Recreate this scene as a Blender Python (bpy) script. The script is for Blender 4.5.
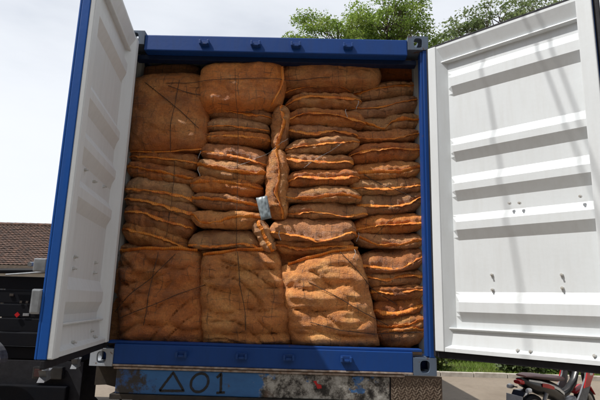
import bpy, bmesh, math, random
import numpy as np
from mathutils import Vector, Matrix, noise
from mathutils.bvhtree import BVHTree

# ------------------------------------------------------------------ clear
for o in list(bpy.data.objects):
    bpy.data.objects.remove(o, do_unlink=True)
SC = bpy.context.scene
COL = SC.collection
R = math.radians
CB = 1.15                       # height of the container's underside above the ground

# ------------------------------------------------------------------ camera
cam_d = bpy.data.cameras.new('camera')
cam = bpy.data.objects.new('camera', cam_d)
COL.objects.link(cam)
SC.camera = cam
cam_d.sensor_width = 36.0
cam_d.lens = 502.167 / 600 * 36
cam_d.clip_start = 0.05
cam_d.clip_end = 2000
YAW, PIT, ROL = R(0.82), R(11.66), R(1.61)
fw = Vector((-math.sin(YAW) * math.cos(PIT), math.cos(YAW) * math.cos(PIT), math.sin(PIT)))
rt = Vector((math.cos(YAW), math.sin(YAW), 0))
up = rt.cross(fw)
r2 = rt * math.cos(ROL) + up * math.sin(ROL)
u2 = -rt * math.sin(ROL) + up * math.cos(ROL)
M = Matrix.Identity(4)
for i in range(3):
    M[i][0], M[i][1], M[i][2] = r2[i], u2[i], -fw[i]
M.translation = Vector((0.285, -3.698, 0.465 + CB))
cam.matrix_world = M

# ------------------------------------------------------------------ sky and sun
SUN_AZ, SUN_EL = R(200), R(57)      # direction towards the sun, azimuth counter-clockwise from +X
sdir = Vector((math.cos(SUN_AZ) * math.cos(SUN_EL), math.sin(SUN_AZ) * math.cos(SUN_EL), math.sin(SUN_EL)))
world = bpy.data.worlds.new('World')
SC.world = world
world.use_nodes = True
nt = world.node_tree
nt.nodes.clear()
w_out = nt.nodes.new('ShaderNodeOutputWorld')
w_bg = nt.nodes.new('ShaderNodeBackground')
w_bg.inputs['Strength'].default_value = 0.1
sky = nt.nodes.new('ShaderNodeTexSky')
sky.sky_type = 'NISHITA'
sky.sun_disc = False
sky.sun_elevation = SUN_EL
sky.sun_rotation = math.atan2(sdir.x, sdir.y)
sky.air_density = 1.0
sky.dust_density = 2.0
# thin bright haze cloud over most of the sky
w_tc = nt.nodes.new('ShaderNodeTexCoord')
w_map = nt.nodes.new('ShaderNodeMapping')
w_map.inputs['Scale'].default_value = (1.6, 1.6, 5.0)
w_n = nt.nodes.new('ShaderNodeTexNoise')
w_n.inputs['Scale'].default_value = 1.5
w_n.inputs['Detail'].default_value = 5
w_n.inputs['Roughness'].default_value = 0.55
w_r = nt.nodes.new('ShaderNodeMapRange')          # optical depth of the haze, uneven
w_r.inputs['From Min'].default_value = 0.3
w_r.inputs['From Max'].default_value = 0.65
w_r.inputs['To Min'].default_value = 0.55
w_r.inputs['To Max'].default_value = 1.15
w_sep = nt.nodes.new('ShaderNodeSeparateXYZ')
nt.links.new(w_tc.outputs['Generated'], w_sep.inputs[0])
def wmath(op, a, b=None):
    n = nt.nodes.new('ShaderNodeMath'); n.operation = op
    for i, v in enumerate((a, b)):
        if v is None: continue
        if isinstance(v, (int, float)): n.inputs[i].default_value = v
        else: nt.links.new(v, n.inputs[i])
    return n.outputs[0]
w_el = wmath('MAXIMUM', w_sep.outputs['Z'], 0.06)
w_tau = wmath('DIVIDE', w_r.outputs[0], w_el)       # longer path through the haze near the horizon
w_fac = wmath('SUBTRACT', 1.0, wmath('POWER', 2.71828, wmath('MULTIPLY', w_tau, -1.0)))
w_mix = nt.nodes.new('ShaderNodeMix')
w_mix.data_type = 'RGBA'
w_mix.inputs['B'].default_value = (9.6, 9.95, 10.5, 1)
nt.links.new(w_tc.outputs['Generated'], w_map.inputs['Vector'])
nt.links.new(w_map.outputs[0], w_n.inputs['Vector'])
nt.links.new(w_n.outputs['Fac'], w_r.inputs['Value'])
nt.links.new(w_fac, w_mix.inputs['Factor'])
nt.links.new(sky.outputs[0], w_mix.inputs['A'])
nt.links.new(w_mix.outputs['Result'], w_bg.inputs['Color'])
nt.links.new(w_bg.outputs[0], w_out.inputs['Surface'])

sun_d = bpy.data.lights.new('sun', 'SUN')
sun_d.energy = 5.0
sun_d.angle = R(0.55)
sun_d.color = (1.0, 0.965, 0.915)
sun = bpy.data.objects.new('sun', sun_d)
COL.objects.link(sun)
sun.rotation_euler = sdir.to_track_quat('Z', 'Y').to_euler()

vs = SC.view_settings
vs.view_transform = 'Standard'
vs.look = 'None'
vs.gamma = 1.0
vs.exposure = 0.0
vs.use_curve_mapping = False

# ------------------------------------------------------------------ materials
def pbsdf(name):
    m = bpy.data.materials.new(name)
    m.use_nodes = True
    n = m.node_tree.nodes
    return m, m.node_tree, n['Principled BSDF']

def N(t, kind, **kw):
    n = t.nodes.new(kind)
    for k, v in kw.items():
        if k in n.inputs:
            n.inputs[k].default_value = v
        else:
            setattr(n, k, v)
    return n

def ramp(t, fac, stops):
    r = t.nodes.new('ShaderNodeValToRGB')
    el = r.color_ramp.elements
    while len(el) < len(stops):
        el.new(0.5)
    for e, (p, c) in zip(el, stops):
        e.position = p
        e.color = (*c, 1)
    t.links.new(fac, r.inputs[0])
    return r.outputs[0]

def mixc(t, fac, a, b, mode='MIX'):
    m = t.nodes.new('ShaderNodeMix')
    m.data_type = 'RGBA'
    m.blend_type = mode
    for key, v in (('Factor', fac), ('A', a), ('B', b)):
        if isinstance(v, (int, float)):
            m.inputs[key].default_value = v
        elif isinstance(v, tuple):
            m.inputs[key].default_value = (*v, 1)
        else:
            t.links.new(v, m.inputs[key])
    return m.outputs['Result']

def coords(t, scale=(1, 1, 1), kind='Object'):
    tc = t.nodes.new('ShaderNodeTexCoord')
    mp = t.nodes.new('ShaderNodeMapping')
    mp.inputs['Scale'].default_value = scale
    t.links.new(tc.outputs[kind], mp.inputs[0])
    return mp.outputs[0]

def wcoords(t):
    return t.nodes.new('ShaderNodeNewGeometry').outputs['Position']

def noise_tex(t, vec, scale, detail=4, rough=0.55, dist=0.0):
    n = N(t, 'ShaderNodeTexNoise', Scale=scale, Detail=detail, Roughness=rough, Distortion=dist)
    t.links.new(vec, n.inputs['Vector'])
    return n.outputs['Fac']

def bump(t, b, height, strength, dist=0.01):
    n = N(t, 'ShaderNodeBump', Strength=strength, Distance=dist)
    t.links.new(height, n.inputs['Height'])
    t.links.new(n.outputs[0], b.inputs['Normal'])
    return n

def maprange(t, v, a, b, c=0.0, d=1.0):
    m = N(t, 'ShaderNodeMapRange')
    for k, x in (('From Min', a), ('From Max', b), ('To Min', c), ('To Max', d)):
        m.inputs[k].default_value = x
    t.links.new(v, m.inputs['Value'])
    return m.outputs[0]

def simple(name, c1, c2=None, scale=6, rough=0.5, metal=0.0, bmp=0.0, bscale=60, lo=0.35, hi=0.65, bdist=0.004, spec=0.5):
    m, t, b = pbsdf(name)
    v = coords(t)
    b.inputs['Roughness'].default_value = rough
    b.inputs['Metallic'].default_value = metal
    b.inputs['Specular IOR Level'].default_value = spec
    if c2 is None:
        c2 = tuple(x * 0.75 for x in c1)
    f = noise_tex(t, v, scale, 5)
    t.links.new(ramp(t, f, [(lo, c1), (hi, c2)]), b.inputs['Base Color'])
    if bmp:
        bump(t, b, noise_tex(t, v, bscale, 4), bmp, bdist)
    return m

def paint(name, base, dirt, chip, chip_amt=0.70, rough=0.42, streak=0.5, chip_scale=14):
    """painted steel: dirt streaks that run down, a few chips with a dirt or rust colour, slight orange peel"""
    m, t, b = pbsdf(name)
    v = coords(t)
    vs_ = coords(t, (9, 9, 1.1))
    big = noise_tex(t, v, 2.2, 5)
    st = noise_tex(t, vs_, 2.5, 5, 0.65)
    c = mixc(t, maprange(t, st, 0.45, 0.85, 0, streak), base, dirt)
    c = mixc(t, maprange(t, big, 0.45, 0.8, 0, 0.35), c, tuple(x * 0.82 for x in base))
    ch = noise_tex(t, v, chip_scale, 7, 0.72)
    c = mixc(t, maprange(t, ch, chip_amt, chip_amt + 0.035, 0, 0.9), c, chip)
    t.links.new(c, b.inputs['Base Color'])
    t.links.new(maprange(t, st, 0.3, 0.8, rough, rough + 0.25), b.inputs['Roughness'])
    b.inputs['Specular IOR Level'].default_value = 0.3
    bump(t, b, noise_tex(t, v, 35, 3), 0.12, 0.004)
    return m

MAT = {}
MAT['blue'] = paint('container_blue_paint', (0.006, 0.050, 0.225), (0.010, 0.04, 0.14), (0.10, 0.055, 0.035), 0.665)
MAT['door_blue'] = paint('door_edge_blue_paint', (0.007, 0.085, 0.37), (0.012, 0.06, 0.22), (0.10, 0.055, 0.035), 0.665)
MAT['navy'] = paint('container_dark_blue_paint', (0.010, 0.05, 0.20), (0.02, 0.04, 0.09), (0.09, 0.05, 0.03), 0.66)
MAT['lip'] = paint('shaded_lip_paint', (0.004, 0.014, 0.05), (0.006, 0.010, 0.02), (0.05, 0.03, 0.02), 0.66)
MAT['white'] = paint('door_white_paint', (0.615, 0.645, 0.66), (0.47, 0.47, 0.45), (0.30, 0.24, 0.17), 0.745, 0.4, 0.35)
MAT['casting'] = paint('casting_grey_blue_paint', (0.10, 0.135, 0.19), (0.09, 0.08, 0.07), (0.10, 0.05, 0.03), 0.60, 0.6)
MAT['casting_pale'] = paint('casting_scuffed_steel', (0.33, 0.36, 0.40), (0.16, 0.15, 0.15), (0.12, 0.07, 0.04), 0.58, 0.6)
MAT['lining'] = paint('container_lining_paint', (0.34, 0.36, 0.36), (0.22, 0.20, 0.17), (0.12, 0.07, 0.04), 0.68, 0.6)
MAT['rubber'] = simple('black_rubber', (0.010, 0.010, 0.013), (0.016, 0.016, 0.02), 20, 0.7, 0, 0.2, 80, spec=0.25)
MAT['galv'] = simple('galvanised_steel', (0.30, 0.32, 0.34), (0.20, 0.21, 0.22), 18, 0.5, 0.4, 0.15, 50)
MAT['dull_galv'] = simple('dull_steel', (0.14, 0.15, 0.16), (0.09, 0.09, 0.10), 18, 0.6, 0.2, 0.15, 50)
MAT['plywood'] = simple('plywood_floor', (0.16, 0.10, 0.055), (0.10, 0.06, 0.035), 8, 0.75, 0, 0.2, 60)
MAT['dark_steel'] = simple('dark_dirty_steel', (0.022, 0.02, 0.019), (0.045, 0.036, 0.028), 9, 0.8, 0.0, 0.4, 40, spec=0.25)
MAT['bolt'] = simple('painted_bolt', (0.55, 0.56, 0.56), (0.40, 0.38, 0.34), 30, 0.5)
MAT['bright'] = simple('bare_ledge_steel', (0.42, 0.36, 0.32), (0.20, 0.13, 0.09), 26, 0.6, 0.2, 0.3, 60)

def sack_material(name, dark, mid, light, seed):
    """open plastic netting over brown contents: fine woven squares, coarse dark threads, blotches"""
    m, t, b = pbsdf(name)
    v = wcoords(t)
    big = noise_tex(t, v, 5.5 + seed * 0.4, 6, 0.62, 0.3)
    fine = noise_tex(t, v, 55, 5, 0.7)
    c = ramp(t, big, [(0.30, dark), (0.50, mid), (0.72, light)])
    c = mixc(t, maprange(t, fine, 0.40, 0.72, 0.0, 0.75), c, dark)
    spk = noise_tex(t, v, 130, 3, 0.7)
    c = mixc(t, maprange(t, spk, 0.58, 0.72, 0.0, 0.55), c, tuple(min(1, x * 1.25) for x in light))
    patch = noise_tex(t, v, 2.3, 3, 0.5)
    c = mixc(t, maprange(t, patch, 0.52, 0.70, 0.0, 0.45), c, (0.56, 0.15, 0.022))
    # weave
    vx = v
    wob = N(t, 'ShaderNodeTexNoise', Scale=5.0, Detail=2.0)
    t.links.new(vx, wob.inputs['Vector'])
    vm = N(t, 'ShaderNodeVectorMath', operation='MULTIPLY_ADD')
    vm.inputs[1].default_value = (0.05, 0.05, 0.05)
    t.links.new(wob.outputs['Color'], vm.inputs[0])
    t.links.new(vx, vm.inputs[2])
    heights = []
    for axis in ('X', 'Z', 'Y'):
        wv = N(t, 'ShaderNodeTexWave', wave_type='BANDS', bands_direction=axis, Scale=46.0, Distortion=1.5, Detail=1.0)
        wv.inputs['Detail Scale'].default_value = 2.0
        t.links.new(vm.outputs[0], wv.inputs['Vector'])
        heights.append(wv.outputs['Fac'])
    mx = N(t, 'ShaderNodeMath', operation='MAXIMUM')
    t.links.new(heights[0], mx.inputs[0]); t.links.new(heights[1], mx.inputs[1])
    c = mixc(t, maprange(t, mx.outputs[0], 0.5, 0.95, 0.0, 0.22), c, light)
    # coarse dark stitching threads
    for axis, sc in (('X', 4.6), ('Z', 5.6)):
        wv = N(t, 'ShaderNodeTexWave', wave_type='BANDS', bands_direction=axis, Scale=sc, Distortion=4.5, Detail=2.0)
        wv.inputs['Detail Scale'].default_value = 1.2
        wv.inputs['Phase Offset'].default_value = seed * 2.3
        t.links.new(vm.outputs[0], wv.inputs['Vector'])
        br = noise_tex(t, v, 9, 3)
        k = N(t, 'ShaderNodeMath', operation='MULTIPLY')
        t.links.new(maprange(t, wv.outputs['Fac'], 0.045, 0.0, 0, 0.6), k.inputs[0])
        t.links.new(maprange(t, br, 0.48, 0.60), k.inputs[1])
        c = mixc(t, k.outputs[0], c, (0.03, 0.015, 0.008))
    oi = t.nodes.new('ShaderNodeObjectInfo')
    hs_ = t.nodes.new('ShaderNodeHueSaturation')
    t.links.new(maprange(t, oi.outputs['Random'], 0, 1, 0.82, 1.28), hs_.inputs['Value'])
    rnd2 = N(t, 'ShaderNodeMath', operation='FRACT')
    rm = N(t, 'ShaderNodeMath', operation='MULTIPLY'); rm.inputs[1].default_value = 7.31
    t.links.new(oi.outputs['Random'], rm.inputs[0]); t.links.new(rm.outputs[0], rnd2.inputs[0])
    t.links.new(maprange(t, rnd2.outputs[0], 0, 1, 0.88, 1.06), hs_.inputs['Saturation'])
    t.links.new(maprange(t, rnd2.outputs[0], 0, 1, 0.508, 0.494), hs_.inputs['Hue'])
    t.links.new(c, hs_.inputs['Color'])
    dust = noise_tex(t, v, 3.4, 5, 0.6)
    c = mixc(t, maprange(t, dust, 0.54, 0.78, 0.0, 0.42), hs_.outputs[0], (0.66, 0.42, 0.17))
    t.links.new(c, b.inputs['Base Color'])
    b.inputs['Roughness'].default_value = 0.44
    b.inputs['Specular IOR Level'].default_value = 0.6
    b.inputs['Sheen Weight'].default_value = 0.16
    b.inputs['Sheen Roughness'].default_value = 0.45
    b.inputs['Sheen Tint'].default_value = (1.0, 0.82, 0.55, 1)
    add = N(t, 'ShaderNodeMath', operation='ADD')
    t.links.new(mx.outputs[0], add.inputs[0])
    lump = noise_tex(t, v, 30, 6, 0.68)
    sc_ = N(t, 'ShaderNodeMath', operation='MULTIPLY'); sc_.inputs[1].default_value = 4.5
    t.links.new(lump, sc_.inputs[0])
    t.links.new(sc_.outputs[0], add.inputs[1])
    bump(t, b, add.outputs[0], 0.75, 0.006)
    return m

SACK_MATS = [
    sack_material('brown_mesh_sack_a', (0.19, 0.048, 0.009), (0.54, 0.185, 0.040), (0.74, 0.34, 0.100), 0),
    sack_material('brown_mesh_sack_b', (0.17, 0.041, 0.008), (0.48, 0.148, 0.030), (0.68, 0.28, 0.075), 1),
    sack_material('brown_mesh_sack_c', (0.22, 0.062, 0.014), (0.60, 0.225, 0.055), (0.80, 0.42, 0.140), 2),
]

def hem_material():
    m, t, b = pbsdf('orange_hem_webbing')
    v = wcoords(t)
    f = noise_tex(t, v, 10, 7, 0.7)
    c = ramp(t, f, [(0.34, (0.45, 0.11, 0.014)), (0.45, (0.78, 0.215, 0.02)), (0.55, (0.85, 0.31, 0.04)), (0.68, (0.58, 0.19, 0.03))])
    st = N(t, 'ShaderNodeTexWave', wave_type='BANDS', bands_direction='X', Scale=22.0, Distortion=3.0, Detail=2.0)
    t.links.new(v, st.inputs['Vector'])
    c = mixc(t, maprange(t, st.outputs['Fac'], 0.26, 0.05, 0, 0.5), c, (0.26, 0.07, 0.014))
    t.links.new(c, b.inputs['Base Color'])
    b.inputs['Roughness'].default_value = 0.6
    bump(t, b, noise_tex(t, v, 90, 5, 0.7), 0.8, 0.005)
    # thin woven tape lets some light through
    b.inputs['Transmission Weight'].default_value = 0.0
    return m
MAT['hem'] = hem_material()
MAT['rope'] = simple('dark_twine', (0.03, 0.02, 0.014), (0.06, 0.035, 0.02), 60, 0.8)
MAT['string'] = simple('pale_string', (0.55, 0.55, 0.52), (0.38, 0.38, 0.38), 60, 0.6)
MAT['packet'] = simple('pale_plastic_packet', (0.28, 0.33, 0.35), (0.16, 0.19, 0.21), 14, 0.35, 0, 0.4, 30)
MAT['white_plate'] = simple('white_plastic', (0.7, 0.7, 0.68), (0.55, 0.55, 0.53), 20, 0.4)
MAT['red'] = simple('red_plastic', (0.45, 0.012, 0.015), (0.34, 0.01, 0.012), 12, 0.25)
MAT['black_gloss'] = simple('black_plastic', (0.010, 0.010, 0.011), (0.02, 0.02, 0.02), 12, 0.3)
MAT['alloy'] = simple('cast_alloy', (0.36, 0.37, 0.38), (0.22, 0.22, 0.23), 20, 0.4, 0.6, 0.2, 60)
MAT['maroon'] = simple('maroon_seat_vinyl', (0.05, 0.014, 0.013), (0.035, 0.012, 0.012), 14, 0.5, 0, 0.2, 60)
MAT['truck_dark'] = simple('dark_navy_truck_paint', (0.003, 0.004, 0.007), (0.005, 0.005, 0.007), 6, 0.6, 0, 0.15, 30, spec=0.12)
MAT['glass_dark'] = simple('dark_glass', (0.01, 0.012, 0.014), (0.012, 0.014, 0.016), 4, 0.08)

def ground_material():
    m, t, b = pbsdf('dusty_concrete_ground')
    v = coords(t)
    big = noise_tex(t, v, 0.55, 6, 0.6)
    fine = noise_tex(t, v, 9, 8, 0.72)
    c = ramp(t, big, [(0.32, (0.176, 0.139, 0.101)), (0.5, (0.227, 0.185, 0.139)), (0.7, (0.193, 0.155, 0.118))])
    c = mixc(t, maprange(t, fine, 0.45, 0.8, 0, 0.6), c, (0.134, 0.105, 0.076))
    dk = noise_tex(t, v, 2.1, 6, 0.7)
    c = mixc(t, maprange(t, dk, 0.60, 0.72, 0, 0.55), c, (0.109, 0.088, 0.067))
    t.links.new(c, b.inputs['Base Color'])
    b.inputs['Roughness'].default_value = 0.9
    bump(t, b, fine, 0.5, 0.02)
    return m
MAT['ground'] = ground_material()
MAT['soil'] = simple('lawn_soil', (0.07, 0.085, 0.025), (0.11, 0.09, 0.05), 3, 0.95, 0, 0.6, 20, bdist=0.02)
MAT['kerb'] = simple('kerb_concrete', (0.50, 0.46, 0.40), (0.36, 0.32, 0.27), 7, 0.85, 0, 0.4, 40)
MAT['brick'] = simple('painted_brick', (0.36, 0.17, 0.11), (0.28, 0.14, 0.10), 5, 0.85, 0, 0.3, 40)
MAT['apron'] = simple('pale_concrete', (0.52, 0.47, 0.40), (0.42, 0.38, 0.32), 1.2, 0.9, 0, 0.4, 25)
MAT['bark'] = simple('tree_bark', (0.10, 0.075, 0.05), (0.055, 0.042, 0.03), 14, 0.9, 0, 0.7, 30, bdist=0.02)
MAT['tile'] = simple('clay_roof_tile', (0.13, 0.070, 0.048), (0.045, 0.030, 0.025), 5.5, 0.85, 0, 0.3, 30)
MAT['plaster'] = simple('house_plaster', (0.5, 0.47, 0.41), (0.4, 0.37, 0.32), 2, 0.85, 0, 0.2, 30)
MAT['blocker_wall'] = simple('dark_blocker_wall', (0.20, 0.19, 0.17), (0.14, 0.13, 0.115), 1.5, 0.9, 0, 0.3, 20)  # dull wall of the added sky blocker behind the camera
MAT['wood'] = simple('pole_wood', (0.13, 0.10, 0.075), (0.08, 0.06, 0.045), 9, 0.85, 0, 0.4, 30)

def leaf_material(name, a, bcol, c_):
    m, t, b = pbsdf(name)
    v = coords(t)
    f = noise_tex(t, v, 1.3, 4)
    c = ramp(t, f, [(0.3, a), (0.5, bcol), (0.7, c_)])
    gi = t.nodes.new('ShaderNodeNewGeometry')
    rnd = maprange(t, gi.outputs['Random Per Island'], 0, 1, 0.65, 1.3)
    mul = N(t, 'ShaderNodeVectorMath', operation='SCALE')
    t.links.new(c, mul.inputs[0]); t.links.new(rnd, mul.inputs['Scale'])
    t.links.new(mul.outputs[0], b.inputs['Base Color'])
    b.inputs['Roughness'].default_value = 0.5
    tr = N(t, 'ShaderNodeBsdfTranslucent')
    t.links.new(mul.outputs[0], tr.inputs['Color'])
    ms = N(t, 'ShaderNodeMixShader'); ms.inputs[0].default_value = 0.45
    out = [n for n in t.nodes if n.type == 'OUTPUT_MATERIAL'][0]
    t.links.new(b.outputs[0], ms.inputs[1]); t.links.new(tr.outputs[0], ms.inputs[2])
    t.links.new(ms.outputs[0], out.inputs['Surface'])
    return m
MAT['leaf'] = leaf_material('green_leaf', (0.12, 0.21, 0.03), (0.20, 0.29, 0.05), (0.28, 0.35, 0.08))
MAT['leaf2'] = leaf_material('grey_green_leaf', (0.10, 0.15, 0.055), (0.16, 0.21, 0.08), (0.21, 0.25, 0.11))
MAT['leaf3'] = leaf_material('shrub_leaf', (0.04, 0.09, 0.018), (0.08, 0.13, 0.03), (0.13, 0.14, 0.04))
MAT['grass'] = leaf_material('grass_blade', (0.12, 0.20, 0.03), (0.18, 0.27, 0.045), (0.24, 0.28, 0.07))

def bumper_material():
    """old beam: blue paint at one end, worn to grey primer, dirt and rust towards the other"""
    m, t, b = pbsdf('worn_blue_bumper_paint')
    v = coords(t)
    sep = t.nodes.new('ShaderNodeSeparateXYZ')
    t.links.new(v, sep.inputs[0])
    n1 = noise_tex(t, v, 7, 8, 0.7)
    n2 = noise_tex(t, v, 10, 10, 0.78)
    n3 = noise_tex(t, coords(t, (1, 1, 2.5)), 5, 7, 0.7)
    grey = ramp(t, n2, [(0.40, (0.012, 0.011, 0.010)), (0.455, (0.06, 0.054, 0.048)), (0.50, (0.20, 0.19, 0.17)), (0.60, (0.42, 0.41, 0.38))])
    grey = mixc(t, maprange(t, n1, 0.56, 0.66, 0, 0.75), grey, (0.10, 0.055, 0.035))
    blue = mixc(t, maprange(t, n3, 0.35, 0.7, 0, 0.6), (0.03, 0.14, 0.36), (0.018, 0.07, 0.20))
    blue = mixc(t, maprange(t, n2, 0.62, 0.68, 0, 0.9), blue, (0.08, 0.06, 0.05))
    ad = N(t, 'ShaderNodeMath', operation='MULTIPLY_ADD'); ad.inputs[1].default_value = 0.9
    t.links.new(n1, ad.inputs[0]); t.links.new(sep.outputs['X'], ad.inputs[2])
    c = mixc(t, maprange(t, ad.outputs[0], 0.40, 0.47), blue, grey)
    isl = noise_tex(t, coords(t, (1, 1, 1.6)), 4.2, 6, 0.65)
    c = mixc(t, maprange(t, isl, 0.60, 0.63, 0, 0.9), c, blue)
    lx = maprange(t, ad.outputs[0], -0.36, -0.43)
    c = mixc(t, lx, c, mixc(t, maprange(t, n2, 0.5, 0.6), (0.03, 0.026, 0.024), (0.02, 0.08, 0.24)))
    t.links.new(c, b.inputs['Base Color'])
    b.inputs['Roughness'].default_value = 0.6
    bump(t, b, n2, 0.5, 0.006)
    return m
MAT['bumper'] = bumper_material()
MAT['tread'] = simple('rusty_tread_plate', (0.14, 0.10, 0.075), (0.075, 0.055, 0.042), 14, 0.6, 0.35, 0.3, 60)
MAT['tread_bar'] = simple('worn_tread_bar', (0.30, 0.245, 0.19), (0.18, 0.13, 0.095), 22, 0.5, 0.4)
MAT['black_paint'] = simple('black_brush_paint', (0.008, 0.009, 0.012), (0.02, 0.03, 0.06), 30, 0.6, lo=0.55, hi=0.75)
MAT['cable'] = simple('black_cable', (0.01, 0.01, 0.01), (0.015, 0.015, 0.015), 5, 0.7)

# ------------------------------------------------------------------ mesh helpers
def link(o):
    COL.objects.link(o)
    return o

def mesh_obj(name, verts, faces, mat, parent=None, smooth=False, local=False, mats=None, midx=None):
    """verts in world space unless local; a child is stored relative to its (translation-only) parents"""
    if not local and parent is not None:
        off = Vector((0, 0, 0)); p = parent
        while p is not None:
            off += p.location; p = p.parent
        verts = [(v[0] - off.x, v[1] - off.y, v[2] - off.z) for v in verts]
    me = bpy.data.meshes.new(name)
    me.from_pydata([tuple(v) for v in verts], [], faces)
    me.update()
    for mm in (mats or [mat]):
        me.materials.append(mm)
    if midx is not None:
        me.polygons.foreach_set('material_index', midx)
    if smooth:
        me.polygons.foreach_set('use_smooth', [True] * len(me.polygons))
    o = bpy.data.objects.new(name, me)
    if parent is not None:
        o.parent = parent
    return link(o)

def empty(name, loc, label, cat, group=None):
    o = bpy.data.objects.new(name, None)
    o.empty_display_size = 0.1
    o.location = loc
    tag(o, label, cat, group)
    return link(o)

def tag(o, label=None, cat=None, group=None, kind=None):
    if label: o['label'] = label
    if cat: o['category'] = cat
    if group: o['group'] = group
    if kind: o['kind'] = kind
    return o

class G:
    """collects shapes; .out() makes one mesh object"""
    def __init__(s):
        s.v = []; s.f = []
    def add(s, vs_, fs):
        n = len(s.v)
        s.v += [tuple(v) for v in vs_]
        s.f += [tuple(i + n for i in f) for f in fs]
        return s
    def frame_box(s, o, ax, ay, az, r, bev=0.0):
        """box in the frame (o; ax, ay, az) with ranges r = (a0,a1,b0,b1,c0,c1)"""
        o = Vector(o); ax = Vector(ax); ay = Vector(ay); az = Vector(az)
        bm = bmesh.new()
        bmesh.ops.create_cube(bm, size=1.0)
        for v in bm.verts:
            v.co = Vector(((r[0] + r[1]) / 2 + v.co.x * (r[1] - r[0]), (r[2] + r[3]) / 2 + v.co.y * (r[3] - r[2]), (r[4] + r[5]) / 2 + v.co.z * (r[5] - r[4])))
        if bev:
            bmesh.ops.bevel(bm, geom=bm.edges[:], offset=bev, segments=2, profile=0.6, affect='EDGES')
        bm.verts.index_update()
        flip = ax.cross(ay).dot(az) < 0
        vs_ = [o + ax * v.co.x + ay * v.co.y + az * v.co.z for v in bm.verts]
        fs = [tuple(v.index for v in (reversed(f.verts) if flip else f.verts)) for f in bm.faces]
        bm.free()
        return s.add(vs_, fs)
    def box(s, x0, x1, y0, y1, z0, z1, bev=0.0):
        return s.frame_box((0, 0, 0), (1, 0, 0), (0, 1, 0), (0, 0, 1), (x0, x1, y0, y1, z0, z1), bev)
    def tube(s, pts, rad, n=8, caps=True):
        pts = [Vector(p) for p in pts]
        if not isinstance(rad, (list, tuple)):
            rad = [rad] * len(pts)
        vs_ = []; prev = None
        for i, p in enumerate(pts):
            d = (pts[min(i + 1, len(pts) - 1)] - pts[max(i - 1, 0)])
            d = d.normalized() if d.length > 1e-9 else Vector((0, 0, 1))
            a = prev if prev is not None else (Vector((0, 0, 1)) if abs(d.z) < 0.9 else Vector((1, 0, 0)))
            a = (a - d * a.dot(d))
            a = a.normalized() if a.length > 1e-6 else d.orthogonal().normalized()
            b = d.cross(a); prev = a
            for k in range(n):
                t = 2 * math.pi * k / n
                vs_.append(p + (a * math.cos(t) + b * math.sin(t)) * rad[i])
        fs = []
        for i in range(len(pts) - 1):
            for k in range(n):
                fs.append((i * n + k, i * n + (k + 1) % n, (i + 1) * n + (k + 1) % n, (i + 1) * n + k))
        if caps:
            fs.append(tuple(reversed(range(n))))
            fs.append(tuple(range((len(pts) - 1) * n, len(pts) * n)))
        return s.add(vs_, fs)
    def lathe(s, o, axis, prof, n=32):
        """prof = [(radius, along)] closed loop revolved about axis through o"""
        o = Vector(o); d = Vector(axis).normalized(); a = d.orthogonal().normalized(); b = d.cross(a)
        m = len(prof); vs_ = []
        for k in range(n):
            t = 2 * math.pi * k / n
            e = a * math.cos(t) + b * math.sin(t)
            for r, h in prof:
                vs_.append(o + e * r + d * h)
        fs = [(k * m + j, k * m + (j + 1) % m, ((k + 1) % n) * m + (j + 1) % m, ((k + 1) % n) * m + j) for k in range(n) for j in range(m)]
        return s.add(vs_, fs)
    def prism(s, poly, o, ax, ay, az, t0, t1):
        """polygon in (ax, ay) extruded along az from t0 to t1"""
        o = Vector(o); ax = Vector(ax); ay = Vector(ay); az = Vector(az); n = len(poly)
        vs_ = [o + ax * x + ay * y + az * t for t in (t0, t1) for x, y in poly]
        fs = [tuple(range(n)), tuple(reversed(range(n, 2 * n)))]
        fs += [(i, i + n, (i + 1) % n + n, (i + 1) % n) for i in range(n)]
        return s.add(vs_, fs)
    def out(s, name, mat, parent=None, smooth=False, local=False):
        o = mesh_obj(name, s.v, s.f, mat, parent, smooth, local)
        bm = bmesh.new(); bm.from_mesh(o.data)
        bmesh.ops.recalc_face_normals(bm, faces=bm.faces[:])
        bm.to_mesh(o.data); bm.free()
        return o

def smooth_by_angle(o, ang=40):
    o.data.polygons.foreach_set('use_smooth', [True] * len(o.data.polygons))
    o.data.set_sharp_from_angle(angle=R(ang))

def interp(pts, x):
    """smooth interpolation through (x, y) points"""
    if x <= pts[0][0]:
        return pts[0][1]
    if x >= pts[-1][0]:
        return pts[-1][1]
    for i in range(len(pts) - 1):
        if pts[i][0] <= x <= pts[i + 1][0]:
            p0 = pts[max(i - 1, 0)]; p1 = pts[i]; p2 = pts[i + 1]; p3 = pts[min(i + 2, len(pts) - 1)]
            h = p2[0] - p1[0]; t = (x - p1[0]) / h
            m1 = (p2[1] - p0[1]) / (p2[0] - p0[0]) * h
            m2 = (p3[1] - p1[1]) / (p3[0] - p1[0]) * h
            return (2 * t**3 - 3 * t**2 + 1) * p1[1] + (t**3 - 2 * t**2 + t) * m1 + (-2 * t**3 + 3 * t**2) * p2[1] + (t**3 - t**2) * m2

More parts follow.
